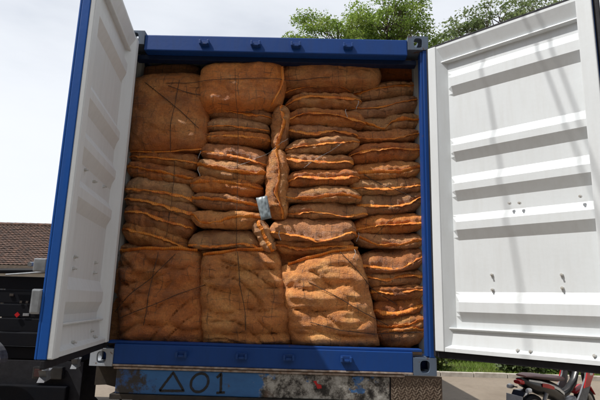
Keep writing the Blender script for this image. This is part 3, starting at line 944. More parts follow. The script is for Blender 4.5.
# sizes of the sacks, metres above the container underside
SACKS = {
 'A1': (-1.175,-0.608,1.526,1.696,0.2,[(-1.142, 1.607), (-0.962, 1.594), (-0.749, 1.574), (-0.602, 1.561)]),
 'A2': (-1.188,-0.611,1.387,1.571,0.18,[(-1.158, 1.508), (-0.978, 1.48), (-0.668, 1.422)]),
 'A3': (-1.179,-0.608,1.237,1.451,0.17,[(-1.153, 1.329), (-1.0, 1.313), (-0.84, 1.301), (-0.598, 1.25)]),
 'A4': (-1.162,-0.597,1.106,1.316,0.16,[(-1.141, 1.246), (-0.957, 1.223), (-0.643, 1.143)]),
 'A5': (-1.157,-0.619,0.947,1.202,0.16,[(-1.138, 1.138), (-1.02, 1.137), (-0.819, 1.075), (-0.651, 1.032)]),
 'A6': (-1.168,-0.646,0.838,1.068,0.18,[(-1.132, 1.007), (-0.852, 0.943), (-0.659, 0.87)]),
 'A7': (-1.202,-0.811,0.778,0.905,0.24,[(-1.162, 0.848), (-0.86, 0.832)]),
 'B1': (-0.585,-0.001,1.937,2.105,0.2,[(-0.56, 2.034), (-0.285, 1.996), (-0.004, 1.96)]),
 'B2': (-0.576,-0.046,1.837,1.985,0.19,[(-0.556, 1.873), (-0.318, 1.871), (-0.056, 1.851)]),
 'B3': (-0.568,-0.033,1.725,1.863,0.19,[(-0.55, 1.788), (-0.314, 1.794), (-0.045, 1.775)]),
 'B4': (-0.587,-0.042,1.558,1.744,0.17,[(-0.57, 1.654), (-0.342, 1.618), (-0.066, 1.558)]),
 'B5': (-0.596,-0.058,1.4,1.607,0.14,[(-0.579, 1.528), (-0.45, 1.499), (-0.25, 1.463), (-0.068, 1.467)]),
 'B6': (-0.652,-0.077,1.287,1.451,0.15,[(-0.635, 1.382), (-0.446, 1.395), (-0.072, 1.348)]),
 'B7': (-0.627,-0.096,1.166,1.319,0.15,[(-0.594, 1.254), (-0.437, 1.25), (-0.2, 1.224), (-0.105, 1.211)]),
 'B8': (-0.621,-0.064,1.028,1.178,0.13,[(-0.604, 1.123), (-0.538, 1.062), (-0.421, 1.057), (-0.292, 1.103), (-0.076, 1.113)]),
 'B9': (-0.628,-0.082,0.857,1.036,0.14,[(-0.605, 0.891), (-0.412, 0.88), (-0.183, 0.909), (-0.074, 0.882)]),
 'C1': (0.067,0.623,2.169,2.286,0.21,[(0.087, 2.203), (0.285, 2.248), (0.452, 2.257), (0.61, 2.243)]),
 'C2': (0.089,0.712,2.038,2.197,0.17,[(0.1, 2.081), (0.206, 2.131), (0.452, 2.142), (0.69, 2.13)]),
 'C3': (0.103,0.744,1.887,2.061,0.16,[(0.121, 1.947), (0.291, 1.994), (0.535, 1.975), (0.722, 1.936)]),
 'C4': (0.106,0.689,1.79,1.929,0.18,[(0.132, 1.861), (0.295, 1.822), (0.457, 1.852), (0.643, 1.835)]),
 'C5': (0.103,0.693,1.65,1.802,0.14,[(0.115, 1.678), (0.218, 1.697), (0.496, 1.737), (0.672, 1.759)]),
 'C6': (0.1,0.646,1.525,1.667,0.14,[(0.117, 1.612), (0.221, 1.581), (0.459, 1.579), (0.633, 1.6)]),
 'C7': (0.112,0.694,1.386,1.534,0.14,[(0.131, 1.415), (0.225, 1.45), (0.461, 1.44), (0.673, 1.47)]),
 'C8': (0.07,0.708,1.252,1.405,0.12,[(0.09, 1.273), (0.308, 1.263), (0.54, 1.301), (0.695, 1.281)]),
 'C9': (0.136,0.759,1.131,1.275,0.15,[(0.163, 1.154), (0.388, 1.168), (0.583, 1.141), (0.745, 1.177)]),
 'C10': (0.003,0.669,0.941,1.16,0.11,[(0.031, 1.004), (0.238, 0.971), (0.429, 0.945), (0.642, 1.02)]),
 'C11': (0.037,0.651,0.83,0.985,0.15,[(0.054, 0.917), (0.24, 0.883), (0.47, 0.905), (0.638, 0.917)]),
 'D1': (0.627,1.214,2.177,2.341,0.26,[(0.64, 2.212), (0.833, 2.261), (1.002, 2.293), (1.196, 2.311)]),
 'D2': (0.608,1.219,2.0,2.187,0.22,[(0.621, 2.07), (0.827, 2.075), (1.034, 2.124), (1.2, 2.168)]),
 'D3': (0.718,1.216,1.887,2.054,0.22,[(0.72, 1.95), (0.827, 1.909), (0.909, 1.894), (0.975, 1.956), (1.197, 1.979)]),
 'D4': (0.625,1.209,1.784,1.923,0.2,[(0.637, 1.812), (0.824, 1.799), (1.027, 1.813), (1.19, 1.868)]),
 'D5': (0.616,1.207,1.597,1.791,0.17,[(0.619, 1.65), (0.739, 1.686), (0.94, 1.708), (1.188, 1.714)]),
 'D6': (0.609,1.206,1.466,1.633,0.18,[(0.614, 1.495), (0.82, 1.509), (1.019, 1.514), (1.179, 1.567)]),
 'D7': (0.627,1.222,1.337,1.51,0.19,[(0.639, 1.384), (0.901, 1.382), (1.202, 1.422)]),
 'D8': (0.676,1.219,1.183,1.378,0.19,[(0.679, 1.247), (0.9, 1.245), (1.081, 1.265), (1.192, 1.325)]),
 'D9': (0.661,1.215,1.03,1.199,0.19,[(0.68, 1.056), (0.86, 1.084), (1.016, 1.096), (1.195, 1.117)]),
 'D10': (0.662,1.212,0.912,1.054,0.19,[(0.681, 0.993), (0.82, 0.934), (0.975, 0.923), (1.192, 0.975)]),
 'D11': (0.701,1.214,0.717,0.935,0.18,[(0.726, 0.769), (0.895, 0.751), (1.009, 0.754), (1.195, 0.858)]),
 'D12': (0.75,1.215,0.596,0.75,0.2,[(0.76, 0.687), (0.92, 0.669), (1.051, 0.703), (1.204, 0.699)]),
 'D13': (0.804,1.22,0.499,0.635,0.2,[(0.813, 0.575), (0.935, 0.571), (1.202, 0.601)]),
 'D14': (0.827,1.218,0.372,0.552,0.2,[(0.835, 0.434), (0.971, 0.416), (1.199, 0.489)]),
 'D15': (0.834,1.215,0.261,0.417,0.2,[(0.842, 0.31), (1.008, 0.314), (1.196, 0.371)]),
 'D16': (0.833,1.218,0.145,0.313,0.19,[(0.841, 0.259), (1.005, 0.285), (1.2, 0.298)]),
}
UPRIGHT = {
 'V0': ((0.052, 2.062),(0.05, 1.669),0.078,0.13,[(0.063, 2.029), (0.091, 1.909), (0.063, 1.782), (0.043, 1.681)]),
 'V1': ((0.035, 1.681),(0.049, 1.101),0.096,0.09,[(0.039, 1.644), (0.066, 1.441), (0.051, 1.305), (0.103, 1.15)]),
 'V2': ((-0.1, 1.1),(0.026, 0.847),0.07,0.11,[(-0.086, 1.047), (-0.036, 0.948), (0.013, 0.865)]),
}
BROAD = {
 'A0': ([(-1.269, 2.32), (-0.583, 2.381), (-0.519, 1.656), (-1.207, 1.613)],0.14),
 'A8': ([(-1.18, 0.854), (-0.531, 0.879), (-0.428, 0.125), (-1.103, 0.099)],0.1),
 'B0': ([(-0.666, 2.414), (0.097, 2.468), (0.079, 2.026), (-0.619, 1.975)],0.085),
 'B11': ([(-0.549, 0.832), (0.078, 0.902), (0.238, 0.145), (-0.478, 0.117)],0.09),
 'C0': ([(0.019, 2.467), (0.893, 2.479), (0.891, 2.254), (0.037, 2.216)],0.14),
 'C12': ([(0.069, 0.756), (0.706, 0.933), (0.877, 0.156), (0.187, 0.13)],0.08),
 'A0b': ([(-1.244, 2.514), (-0.706, 2.546), (-0.693, 2.354), (-1.246, 2.341)],0.4),
 'D0': ([(0.873, 2.573), (1.249, 2.562), (1.255, 2.409), (0.873, 2.4)],0.42),
 'A9': ([(-1.298, 0.795), (-1.074, 0.801), (-1.045, 0.488), (-1.279, 0.467)],0.24),
 'F1': ([(-0.763, 0.917), (-0.392, 0.943), (-0.369, 0.554), (-0.734, 0.544)],0.27),
 'F2': ([(-0.069, 0.927), (0.334, 0.938), (0.344, 0.496), (-0.05, 0.485)],0.27),
 'A10': ([(-1.281, 0.482), (-1.038, 0.488), (-1.001, 0.099), (-1.262, 0.091)],0.22),
}
ROPES = {
 'r_top': [(-0.901, 2.21), (-0.614, 2.217), (-0.287, 2.224), (0.104, 2.26), (0.447, 2.286)],
 'r_a0diag': [(-1.074, 2.215), (-0.916, 2.096), (-0.76, 1.97), (-0.604, 1.83)],
 'r_a0vert': [(-0.788, 2.239), (-0.807, 2.055), (-0.822, 1.841), (-0.821, 1.632)],
 'r_a0short': [(-0.874, 2.184), (-0.731, 2.135), (-0.607, 2.112)],
 'r_bvert': [(-0.324, 2.312), (-0.299, 1.981), (-0.281, 1.645), (-0.264, 1.32), (-0.257, 1.044), (-0.244, 0.814)],
 'r_vert_b11': [(-0.23, 0.837), (-0.195, 0.59), (-0.147, 0.394), (-0.134, 0.264)],
 'r_cross': [(0.12, 1.763), (-0.019, 1.652), (-0.205, 1.557), (-0.275, 1.53)],
 'r_c': [(0.575, 1.741), (0.417, 1.638), (0.254, 1.519)],
 'r_a_vert': [(-0.793, 1.575), (-0.778, 1.387), (-0.781, 1.227), (-0.792, 1.069), (-0.805, 0.944)],
 'r_a8diag': [(-0.702, 0.809), (-0.848, 0.64), (-0.988, 0.517), (-1.123, 0.367)],
 'r_a8diag2': [(-0.465, 0.583), (-0.648, 0.511), (-0.829, 0.426), (-1.067, 0.325)],
 'r_a8vert': [(-0.84, 0.821), (-0.864, 0.572), (-0.87, 0.374), (-0.883, 0.279)],
 'r_c12diag': [(0.545, 0.858), (0.659, 0.74), (0.787, 0.595), (0.995, 0.476)],
 'r_c12diag2': [(0.308, 0.626), (0.511, 0.528), (0.698, 0.424), (0.919, 0.322)],
 'r_c12low': [(0.329, 0.335), (0.552, 0.283), (0.809, 0.262), (1.175, 0.28)],
 'r_d': [(0.734, 1.49), (0.89, 1.406), (1.16, 1.309)],
 'r_d9': [(0.811, 0.987), (0.926, 1.114), (1.02, 1.21)],
}
STRINGS = [
 (-0.601, 1.67, 'pale string loop between the far left and centre left columns near the top left sack'),
 (-0.582, 1.506, 'pale string end beside the fifth sack of the centre left column'),
 (0.68, 2.117, 'pale string hanging at the right end of the second sack, centre right column'),
 (0.588, 2.028, 'pale string end at the left end of the second sack, far right column'),
 (0.688, 1.022, 'pale string at the left end of the tenth sack, far right column'),
 (0.084, 1.007, 'pale string tangle at the left end of the fat sunlit sack'),
 (0.651, 0.876, 'pale string end at the top corner of the slanted standing sack'),
]
PACKET = (-0.043, 1.175)

# ================================================================== SACKS
GSACK = 'brown mesh sacks stacked in the container'
def nz(x, y, z): return noise.noise(Vector((x, y, z)))
BODY = []            # (verts, faces) for laying twine on
def finish_sack(key, label, base, bv, bf, hv, hf, mi):
    t = empty('mesh_sack', base, label, 'sack', GSACK)
    b = mesh_obj('sack_body', bv, bf, SACK_MATS[mi], t, True)
    BODY.append((bv, bf))
    if hv:
        mesh_obj('hem', hv, hf, MAT['hem'], t, True)
    return t

def ribbon(path, wid, thick, tilt):
    """webbing strip along path [(Vector p, Vector out, Vector across)]; returns verts, faces"""
    vs_ = []; fs = []
    for i, (p, out, acr) in enumerate(path):
        k = i / (len(path) - 1)
        a = tilt(k)
        d = (out * math.cos(a) + acr * math.sin(a)).normalized()
        e = (acr * math.cos(a) - out * math.sin(a)).normalized()
        w_ = wid(k) if callable(wid) else wid
        for s, t in ((-.006, -.5), (w_, -.4), (w_ + .002, 0), (w_, .4), (-.006, .5)):
            vs_.append(p + d * s + e * (t * thick))
    n = len(path)
    for i in range(n - 1):
        for k in range(5):
            fs.append((i * 5 + k, i * 5 + (k + 1) % 5, (i + 1) * 5 + (k + 1) % 5, (i + 1) * 5 + k))
    fs += [tuple(range(5)), tuple(reversed(range((n - 1) * 5, n * 5)))]
    return vs_, fs

def long_sack(key, label, org, ea, eb, L_, top, bot, seam, yf, seed, depth=.72, mi=0):
    """sack seen from its side with the stitched hem facing out.
    local axes ea (along, 0..L_) and eb (across) in the x-z plane; seam(a) gives the hem height; top(a), bot(a) the outline"""
    ea = Vector(ea); eb = Vector(eb); org = Vector(org); ey = Vector((0, 1, 0))
    rd = random.Random(seed)
    NU, NV = 64, 13
    ph = rd.uniform(0, 50)
    us = [0.5 - 0.5 * math.cos(math.pi * (i / (NU - 1))) * (1 if True else 0) for i in range(NU)]
    us = [0.55 * u + 0.45 * (i / (NU - 1)) for i, u in enumerate(us)]
    pl, pr = rd.uniform(3.0, 5.5), rd.uniform(3.0, 5.5)
    def env(u):
        x = 2 * u - 1
        return max(0.0, 1 - abs(x) ** (pl if x < 0 else pr)) ** 0.42
    rows = []; ring = None; nose = []
    for u in us:
        a = u * L_; e = env(u); s = seam(a)
        T = max(.012, (top(a) - s)) * e; B = max(.012, (s - bot(a))) * e
        # a swelling and sagging of the fill along the length
        T *= 1 + .14 * nz(a * 6 + ph, 1.3, seed); B *= 1 + .14 * nz(a * 6 + ph, 7.3, seed)
        yoff = yf + .10 * (1 - e) ** 1.2 + .022 * nz(a * 5 + ph, 3.1, seed * 1.7)
        RT = .062 + .95 * T; RB = .055 + .80 * B
        sec = []
        for half, (Hh, Rr) in enumerate(((T, RT), (B, RB))):
            pts = []
            for j in range(NV):
                f = j / (NV - 1)
                phi = f * math.pi / 2
                t_ = math.sin(phi)
                # pinch towards the hem so that the two halves meet in a fold
                pin = .014 * math.exp(-((t_ / .12) ** 2))
                yy = Rr * (1 - math.cos(phi)) + pin * 0.0
                hh = Hh * (t_ ** 0.92)
                pts.append((hh * (1 if half == 0 else -1), yy + .016 * math.exp(-(t_ / .17) ** 2)))
            sec.append(pts)
        full = list(reversed(sec[1][1:]))
        full = [(h_, y_) for h_, y_ in full] + sec[0]
        # back closing points
        full = [(-B * .96, depth * .97), ] + full + [(T * .96, depth * .97)]
        row = []
        for j, (h_, y_) in enumerate(full):
            p = org + ea * a + eb * (s + h_) + ey * (yoff + y_)
            dist = abs(h_) / (max(T, B) + 1e-6)
            nrm = Vector((0, 0, 0)) + eb * (1 if h_ > 0 else -1) * min(1, abs(h_) / .05) - ey * (1 if y_ < .2 else 0)
            if nrm.length > 0: nrm.normalize()
            amp = e * .015
            dsp = amp * nz(p.x * 7, p.y * 7, p.z * 15 + ph) + amp * .65 * nz(p.x * 19, p.y * 16, p.z * 30 + ph) + .0050 * e * nz(p.x * 24 + ph, p.y * 24, p.z * 24) + amp * .3 * nz(p.x * 45, p.y * 40, p.z * 60 + ph)
            # gathers running away from the hem
            dsp += e * .0035 * math.sin(a * 95 + 5 * nz(a * 8, ph, 0)) * math.exp(-((abs(h_) - .02) / .035) ** 2)
            row.append(p + nrm * dsp)
        rows.append(row)
        nose.append((org + ea * a + eb * s + ey * (yoff + .011), a))
    m_ = len(rows[0]); vs_ = [p for r_ in rows for p in r_]
    fs = []
    for i in range(NU - 1):
        for j in range(m_):
            k = (j + 1) % m_
            fs.append((i * m_ + j, (i + 1) * m_ + j, (i + 1) * m_ + k, i * m_ + k))
    fs += [tuple(range(m_)), tuple(reversed(range((NU - 1) * m_, NU * m_)))]
    # hem tape
    wv = [rd.uniform(-.5, .5) for _ in range(4)]
    path = []
    for p, a in nose[1:-1]:
        path.append((p + eb * (.005 * nz(a * 26, ph, 3) + .003 * nz(a * 60, ph, 5)), -ey, -eb))
    hw_ = rd.uniform(.014, .028)
    base_t = rd.uniform(.35, .95) * (1 if rd.random() < .75 else -1)
    hv, hf = ribbon(path, lambda k: max(.005, hw_ + .016 * nz(k * 7, seed, 2) + .007 * nz(k * 31, seed, 6)) + .008 * max(0, abs(2 * k - 1) - .85) / .15, .007,
                    lambda k: base_t + .75 * nz(k * 6 + seed, 4.4, 1) + .35 * nz(k * 25, seed, 7))
    base = org + ea * (L_ / 2) + ey * (yf + .3)
    zmin = min(v.z for v in vs_)
    return finish_sack(key, label, (base.x, base.y, zmin), vs_, fs, hv, hf, mi)

def broad_sack(key, label, corners, yf, seed, depth=.26, hem=None, folds=1.0, mi=0, hang=0.0, rnd=.28):
    """sack lying or standing with its broad face to the viewer; corners TL, TR, BR, BL (x, z)"""
    TL, TR, BR, BL = [Vector((c[0], 0, c[1] + CB)) for c in corners]
    rd = random.Random(seed); ph = rd.uniform(0, 40)
    NU = NV = 60
    w_ = (TR - TL).length; h_ = (TL - BL).length
    def place(u, v):                                     # u, v in -1..1 -> x, z with softly rounded corners
        uu = u * math.sqrt(1 - .5 * rnd * v * v) / math.sqrt(1 - .21 * .0)
        vv = v * math.sqrt(1 - .5 * rnd * .75 * u * u)
        edge = max(abs(u), abs(v)) ** 4
        uu *= 1 + edge * .035 * nz(v * 2.2 + ph, 1, u); vv *= 1 + edge * .035 * nz(u * 2.2 + ph, 5, v)
        uu *= 1 + folds * abs(u) ** 5 * .030 * (abs(math.sin(v * 7.5 + ph + nz(v * 3, u * 3, ph))) ** .6 - .6)
        a, b = (uu + 1) / 2, (vv + 1) / 2
        return (BL.lerp(BR, a)).lerp(TL.lerp(TR, a), b)
    front = []; back = []
    for i in range(NU):
        for j in range(NV):
            u = -math.cos(math.pi * i / (NU - 1)) * .6 + (2 * i / (NU - 1) - 1) * .4
            v = -math.cos(math.pi * j / (NV - 1)) * .6 + (2 * j / (NV - 1) - 1) * .4
            p = place(u, v)
            th = (max(0, 1 - abs(u) ** 5) * max(0, 1 - abs(v) ** 5)) ** .42
            y0 = yf + depth * .5 * (1 - th) + .02 * v * hang
            sag = -.018 * th * (0.35 - v * .5)
            lump = .026 * nz(p.x * 4.2 + ph, p.z * 4.2, seed) + .012 * nz(p.x * 10, p.z * 12 + ph, seed) + .006 * nz(p.x * 24, p.z * 24 + ph, seed)
            fold = folds * (.026 * nz(p.x * 1.9 + ph, p.z * 9.5, seed + 3) + .018 * nz(p.x * 4.5, p.z * 22 + ph, seed + 9))
            ph2 = p.z * 6.4 + .55 * nz(p.x * 2.4 + ph, p.z * 1.5, seed + 1) + .25 * nz(p.x * 6, p.z * 3, ph)
            roll = folds * .056 * (abs(math.sin(math.pi * ph2)) ** .45 - .6) * (.75 + .6 * nz(p.x * 3.1 + ph, p.z * 3.3, seed + 5))
            crease = -folds * .024 * max(0, .1 - abs(nz(p.x * 1.6 + ph, p.z * 6.5 + 2 * nz(p.x * 2, 0, ph), 2.2))) / .1
            # gathers near the rim
            rim = .005 * math.sin((p.x + p.z) * 70 + ph) * (max(abs(u), abs(v)) ** 6)
            front.append(p + Vector((0, y0 + sag - th * (lump + fold + crease + roll) - rim, 0)))
            back.append(p + Vector((0, yf + depth * (.5 + .5 * th), 0)))
    vs_ = front + back; fs = []; n = NU * NV
    for i in range(NU - 1):
        for j in range(NV - 1):
            a = i * NV + j
            fs.append((a, a + NV, a + NV + 1, a + 1))
            fs.append((n + a, n + a + 1, n + a + NV + 1, n + a + NV))
    rim = [i * NV for i in range(NU)] + [(NU - 1) * NV + j for j in range(1, NV)] + [i * NV + NV - 1 for i in range(NU - 2, -1, -1)] + [j for j in range(NV - 2, 0, -1)]
    for k in range(len(rim)):
        a, b = rim[k], rim[(k + 1) % len(rim)]
        fs.append((b, a, n + a, n + b))
    hv = hf = None
    if hem:
        side, k0, k1 = hem
        path = []
        for k in range(40):
            f = -1 + 2 * (k0 + (k1 - k0) * k / 39)
            u, v = {'top': (f, .95), 'bottom': (f, -.95), 'right': (.90 - .16 * max(0, -f) ** 2, f), 'left': (-.93, f)}[side]
            p = place(u, v)
            th = (max(0, 1 - abs(u) ** 4) * max(0, 1 - abs(v) ** 4.5)) ** .46
            out = {'top': Vector((0, -.6, 1)), 'bottom': Vector((0, -1, -.5)), 'right': Vector((.9, -.6, 0)), 'left': Vector((-.7, -1, 0))}[side].normalized()
            acr = {'top': Vector((0, -1, 0)), 'bottom': Vector((0, 0, -1)), 'right': Vector((0, -1, 0)), 'left': Vector((0, -1, 0))}[side]
            p = p + Vector((0, yf + depth * .5 * (1 - th) - (.026 if side == "right" else .010), 0))
            path.append((p, out, acr))
        hv, hf = ribbon(path, lambda k: .022 + .008 * nz(k * 6, seed, 2), .007, lambda k: .3 + .5 * nz(k * 5, seed, 8))
    c = (BL + BR) / 2
    return finish_sack(key, label, (c.x, yf + depth / 2, min(v.z for v in vs_)), vs_, fs, hv, hf, mi)

ORD = ['', 'first', 'second', 'third', 'fourth', 'fifth', 'sixth', 'seventh', 'eighth', 'ninth', 'tenth', 'eleventh', 'twelfth', 'thirteenth', 'fourteenth', 'fifteenth', 'sixteenth']
COLN = {'A': 'far left column', 'B': 'centre left column', 'C': 'centre right column', 'D': 'far right column'}
EXTRA = {'A5': ', fat with a high hem', 'A7': ', small end showing', 'B5': ', sunlit cream patch', 'B8': ', hem sagging at the left',
         'B9': ', resting on the standing sack', 'C5': ', hem lit yellow', 'C8': ', broad sunlit top', 'C10': ', fat and sunlit', 'D3': ', hem kinked in the middle',
         'D5': ', sunlit along its top', 'D11': ', deep sagging hem', 'D16': ', on the sill', 'D1': ', in shade'}
def sm(x): return x
for idx, (key, (x0, x1, z0, z1, yf, seam)) in enumerate(SACKS.items()):
    col, num = key[0], int(key[1:])
    x0 -= .012; x1 += .012
    sp = [(px - x0, pz + CB) for px, pz in seam]
    L_ = x1 - x0
    slope = (sp[-1][1] - sp[0][1]) / (sp[-1][0] - sp[0][0])
    zt, zb = z1 + CB, z0 + CB
    mid = L_ / 2
    tf = lambda a, zt=zt, s=slope, m=mid: zt + .001 + .75 * s * (a - m)
    bf_ = lambda a, zb=zb, s=slope, m=mid: zb - .001 + .75 * s * (a - m)
    lab = 'brown sack, %s flat one down the %s%s' % (ORD[num], COLN[col], EXTRA.get(key, ''))
    long_sack(key, lab, (x0, 0, 0), (1, 0, 0), (0, 0, 1), L_, tf, bf_, lambda a, sp=sp: interp(sp, a), yf, 101 + idx * 7, mi=idx % 3,
              depth=.70)
VLAB = {'V0': 'brown mesh sack jammed upright between the columns just below the topmost sacks',
        'V1': 'sunlit tan sack jammed upright at the centre, right above the pale packet',
        'V2': 'small sack leaning at a slant just below the pale packet at the centre'}
for idx, (key, (A_, B_, hw, yf, seam)) in enumerate(UPRIGHT.items()):
    a = Vector((A_[0], 0, A_[1] + CB)); b = Vector((B_[0], 0, B_[1] + CB))
    ea = (b - a); L_ = ea.length; ea.normalize()
    eb = Vector((-ea.z, 0, ea.x))                        # points to +x for a downward axis
    if eb.x < 0: eb = -eb
    sp = []
    for sx_, sz_ in seam:
        d = Vector((sx_, 0, sz_ + CB)) - a
        sp.append((d.dot(ea), d.dot(eb)))
    long_sack(key, VLAB[key], a, ea, eb, L_, lambda q, h=hw: h, lambda q, h=hw: -h, lambda q, sp=sp: interp(sp, q), yf, 777 + idx * 31, depth=.42, mi=(2, 2, 0)[idx])
BLAB = {'A0': ('big brown mesh sack standing broadside at the top left, crossed by dark twine', ('bottom', .02, .98), .3),
        'A8': ('big brown mesh sack standing broadside on the sill, leftmost of three, in shade', ('top', .03, .97), 1.2),
        'B0': ('topmost broad brown mesh sack with an orange hem curling down its right end', ('right', .03, .80), .25),
        'B11': ('big brown mesh sack standing broadside on the sill, middle one of three', ('top', .03, .97), 1.35),
        'C0': ('long brown mesh sack lying on top of the centre right column with sunlit lumps', None, .35),
        'C12': ('big tan mesh sack standing broadside on the sill, rightmost of three, slanted top', ('top', .10, .99), 1.0),
        'A0b': ('dim sack end right under the roof, behind the big top left sack', None, .3),
        'D0': ('dim sack in the dark upper right corner below the header', None, .3),
        'A9': ('narrow dark sack end between the left door and the leftmost standing sack, upper one', ('top', .05, .95), .4),
        'F1': ('dark sack showing in the gap above the left and middle standing sacks', ('top', .05, .95), .4),
        'F2': ('dark sack showing in the gap above the middle and right standing sacks', ('top', .05, .95), .4),
        'A10': ('narrow dark sack end between the left door and the leftmost standing sack, lower one', ('top', .05, .95), .4)}
for idx, (key, (cor, yf)) in enumerate(BROAD.items()):
    lab, hem, fo = BLAB[key]
    broad_sack(key, lab, cor, yf, 31 + idx * 13, depth={'A0': .30, 'B0': .34, 'C0': .36, 'A8': .32, 'B11': .32, 'C12': .32}.get(key, .26), hem=hem, folds=fo, mi=(0, 1, 0, 2, 0, 2, 1, 1, 1, 1, 0, 0)[idx], hang=.8 if key in ('A8', 'B11', 'C12') else 0, rnd={'A0': .34, 'B0': .42, 'C0': .45}.get(key, .22))

# ---------------------------------------------------------------- twine laid over the sacks
allv = []; allf = []
for vs_, fs in BODY:
    n = len(allv); allv += vs_; allf += [tuple(i + n for i in f) for f in fs]
BVH = BVHTree.FromPolygons(allv, allf)
def front_y(x, z):
    h = BVH.ray_cast(Vector((x, -.6, z)), Vector((0, 1, 0)), 1.4)
    return h[0].y if h[0] is not None else .25
RLAB = {'r_top': 'dark twine running level across the topmost sacks', 'r_a0diag': 'dark twine slanting across the big top left sack',
        'r_a0vert': 'dark twine running down the middle of the big top left sack', 'r_a0short': 'short dark twine near the top right of the big top left sack',
        'r_bvert': 'thin twine hanging down the centre left column of sacks', 'r_vert_b11': 'dark twine down the middle standing sack on the sill',
        'r_cross': 'pale twine slanting from the centre left column to the upright sacks', 'r_c': 'pale twine slanting across the centre right column of sacks',
        'r_a_vert': 'dark twine hanging down the far left column of flat sacks', 'r_a8diag': 'upper slanting dark twine across the leftmost standing sack',
        'r_a8diag2': 'lower slanting dark twine across the leftmost standing sack', 'r_a8vert': 'dark twine down the leftmost standing sack',
        'r_c12diag': 'upper slanting dark twine from the slanted standing sack to the right column', 'r_c12diag2': 'lower slanting dark twine across the rightmost standing sack',
        'r_c12low': 'nearly level dark twine low across the rightmost standing sack', 'r_d': 'dark twine slanting over the seventh flat sack of the far right column',
        'r_d9': 'short dark twine slanting over the ninth flat sack of the far right column'}
for key, pts in ROPES.items():
    path = []
    for i in range(len(pts) - 1):
        (xa, za), (xb, zb) = pts[i], pts[i + 1]
        k = max(2, int(math.hypot(xb - xa, zb - za) / .012))
        for j in range(k + (i == len(pts) - 2)):
            f = j / k
            x, z = xa + (xb - xa) * f, za + (zb - za) * f + CB
            path.append([x, front_y(x, z), z])
    # a taut twine bridges the gaps between sacks: lower hull over a short window, then smooth
    ys = [p[1] for p in path]; W_ = 7
    br = [min(ys[max(0, i - W_):i + W_ + 1]) for i in range(len(ys))]
    br = [(y * .45 + b * .55) for y, b in zip(ys, br)]
    for _ in range(3):
        br = [sum(br[max(0, i - 2):i + 3]) / len(br[max(0, i - 2):i + 3]) for i in range(len(br))]
    br = [min(b, y - .002) for b, y in zip(br, ys)]
    pts3 = [Vector((p[0], b - .002, p[2])) for p, b in zip(path, br)]
    pale = key in ('r_cross', 'r_c')
    thin = .0016 if key in ('r_bvert', 'r_cross', 'r_c', 'r_a_vert', 'r_d9') else .0024
    g = G().tube(pts3, thin, 6)
    o = g.out('twine', MAT['string'] if pale else MAT['rope'], None, True)
    tag(o, RLAB[key], 'twine', 'twine tied over the sacks')

# loose pale string ends at sack corners
def string_end(x, z, seed, label):
    rd = random.Random(seed); pts = []
    raw = []
    for i in range(14):
        f = i / 13
        raw.append((x + .009 * math.sin(f * 4 + seed), z + CB - .07 * f))
    y0 = min(front_y(a, b) for a, b in raw)
    pts = [Vector((a, y0 - .006 - .006 * math.sin(i * .4), b)) for i, (a, b) in enumerate(raw)]
    o = G().tube(pts, .0024, 6).out('string', MAT['string'], None, True)
    tag(o, label, 'string', 'loose pale string ends')
for i, (x, z, lab) in enumerate(STRINGS):
    string_end(x, z, i * 3 + 1, lab)

# pale plastic packet wedged at the centre
px = PACKET
vs_ = []; fs = []
c = Vector((px[0], 0, px[1] + CB)); a_ = R(-15)
ex = Vector((math.cos(a_), 0, -math.sin(a_))); ez = Vector((math.sin(a_), 0, math.cos(a_)))
ey = Vector((0, 1, 0)); NP = 18
fy = .075
for side in (0, 1):
    for i in range(NP):
        for j in range(NP):
            u = 2 * i / (NP - 1) - 1; v = 2 * j / (NP - 1) - 1
            th = ((1 - abs(u) ** 4) * (1 - abs(v) ** 6)) ** .5 * .016
            d = .005 * nz(u * 3, v * 3, 9) + .004 * nz(u * 8, v * 8, 4)
            vs_.append(c + ex * (u * .042 * (1 + .06 * v)) + ez * (v * .092) + ey * (fy + d + (-th if side == 0 else th) + .01 * v))
for side in (0, 1):
    for i in range(NP - 1):
        for j in range(NP - 1):
            q = side * NP * NP + i * NP + j
            f = (q, q + NP, q + NP + 1, q + 1)
            fs.append(f if side == 0 else tuple(reversed(f)))
pk = mesh_obj('plastic_packet', vs_, fs, MAT['packet'], None, True)
tag(pk, 'pale grey plastic packet wedged beside the upright sunlit sack', 'packet')

# ================================================================== TRUCK UNDER THE CONTAINER
def wheel(parent, c, axis, R_, wd, name='wheel', dual=False):
    c = Vector(c); ax = Vector(axis).normalized()
    prof = [(R_ * .60, -wd * .42), (R_ * .80, -wd * .5), (R_ * .95, -wd * .46), (R_, -wd * .34), (R_, wd * .34), (R_ * .95, wd * .46), (R_ * .80, wd * .5), (R_ * .60, wd * .42)]
    t = G().lathe(c, ax, prof, 36).out(name, MAT['rubber'], parent); smooth_by_angle(t, 35)
    rim = [(R_ * .12, wd * .10), (R_ * .30, wd * .12), (R_ * .45, -wd * .02), (R_ * .57, wd * .05), (R_ * .605, wd * .40), (R_ * .605, -wd * .40), (R_ * .55, -wd * .34), (R_ * .12, -wd * .2)]
    r_ = G().lathe(c, ax, rim, 28).out('rim', MAT['dark_steel'], t); smooth_by_angle(r_, 35)
    return t
trk = empty('container_truck', (0, 3, 0), 'container truck with a worn blue rear beam painted with a triangle and 01', 'truck')
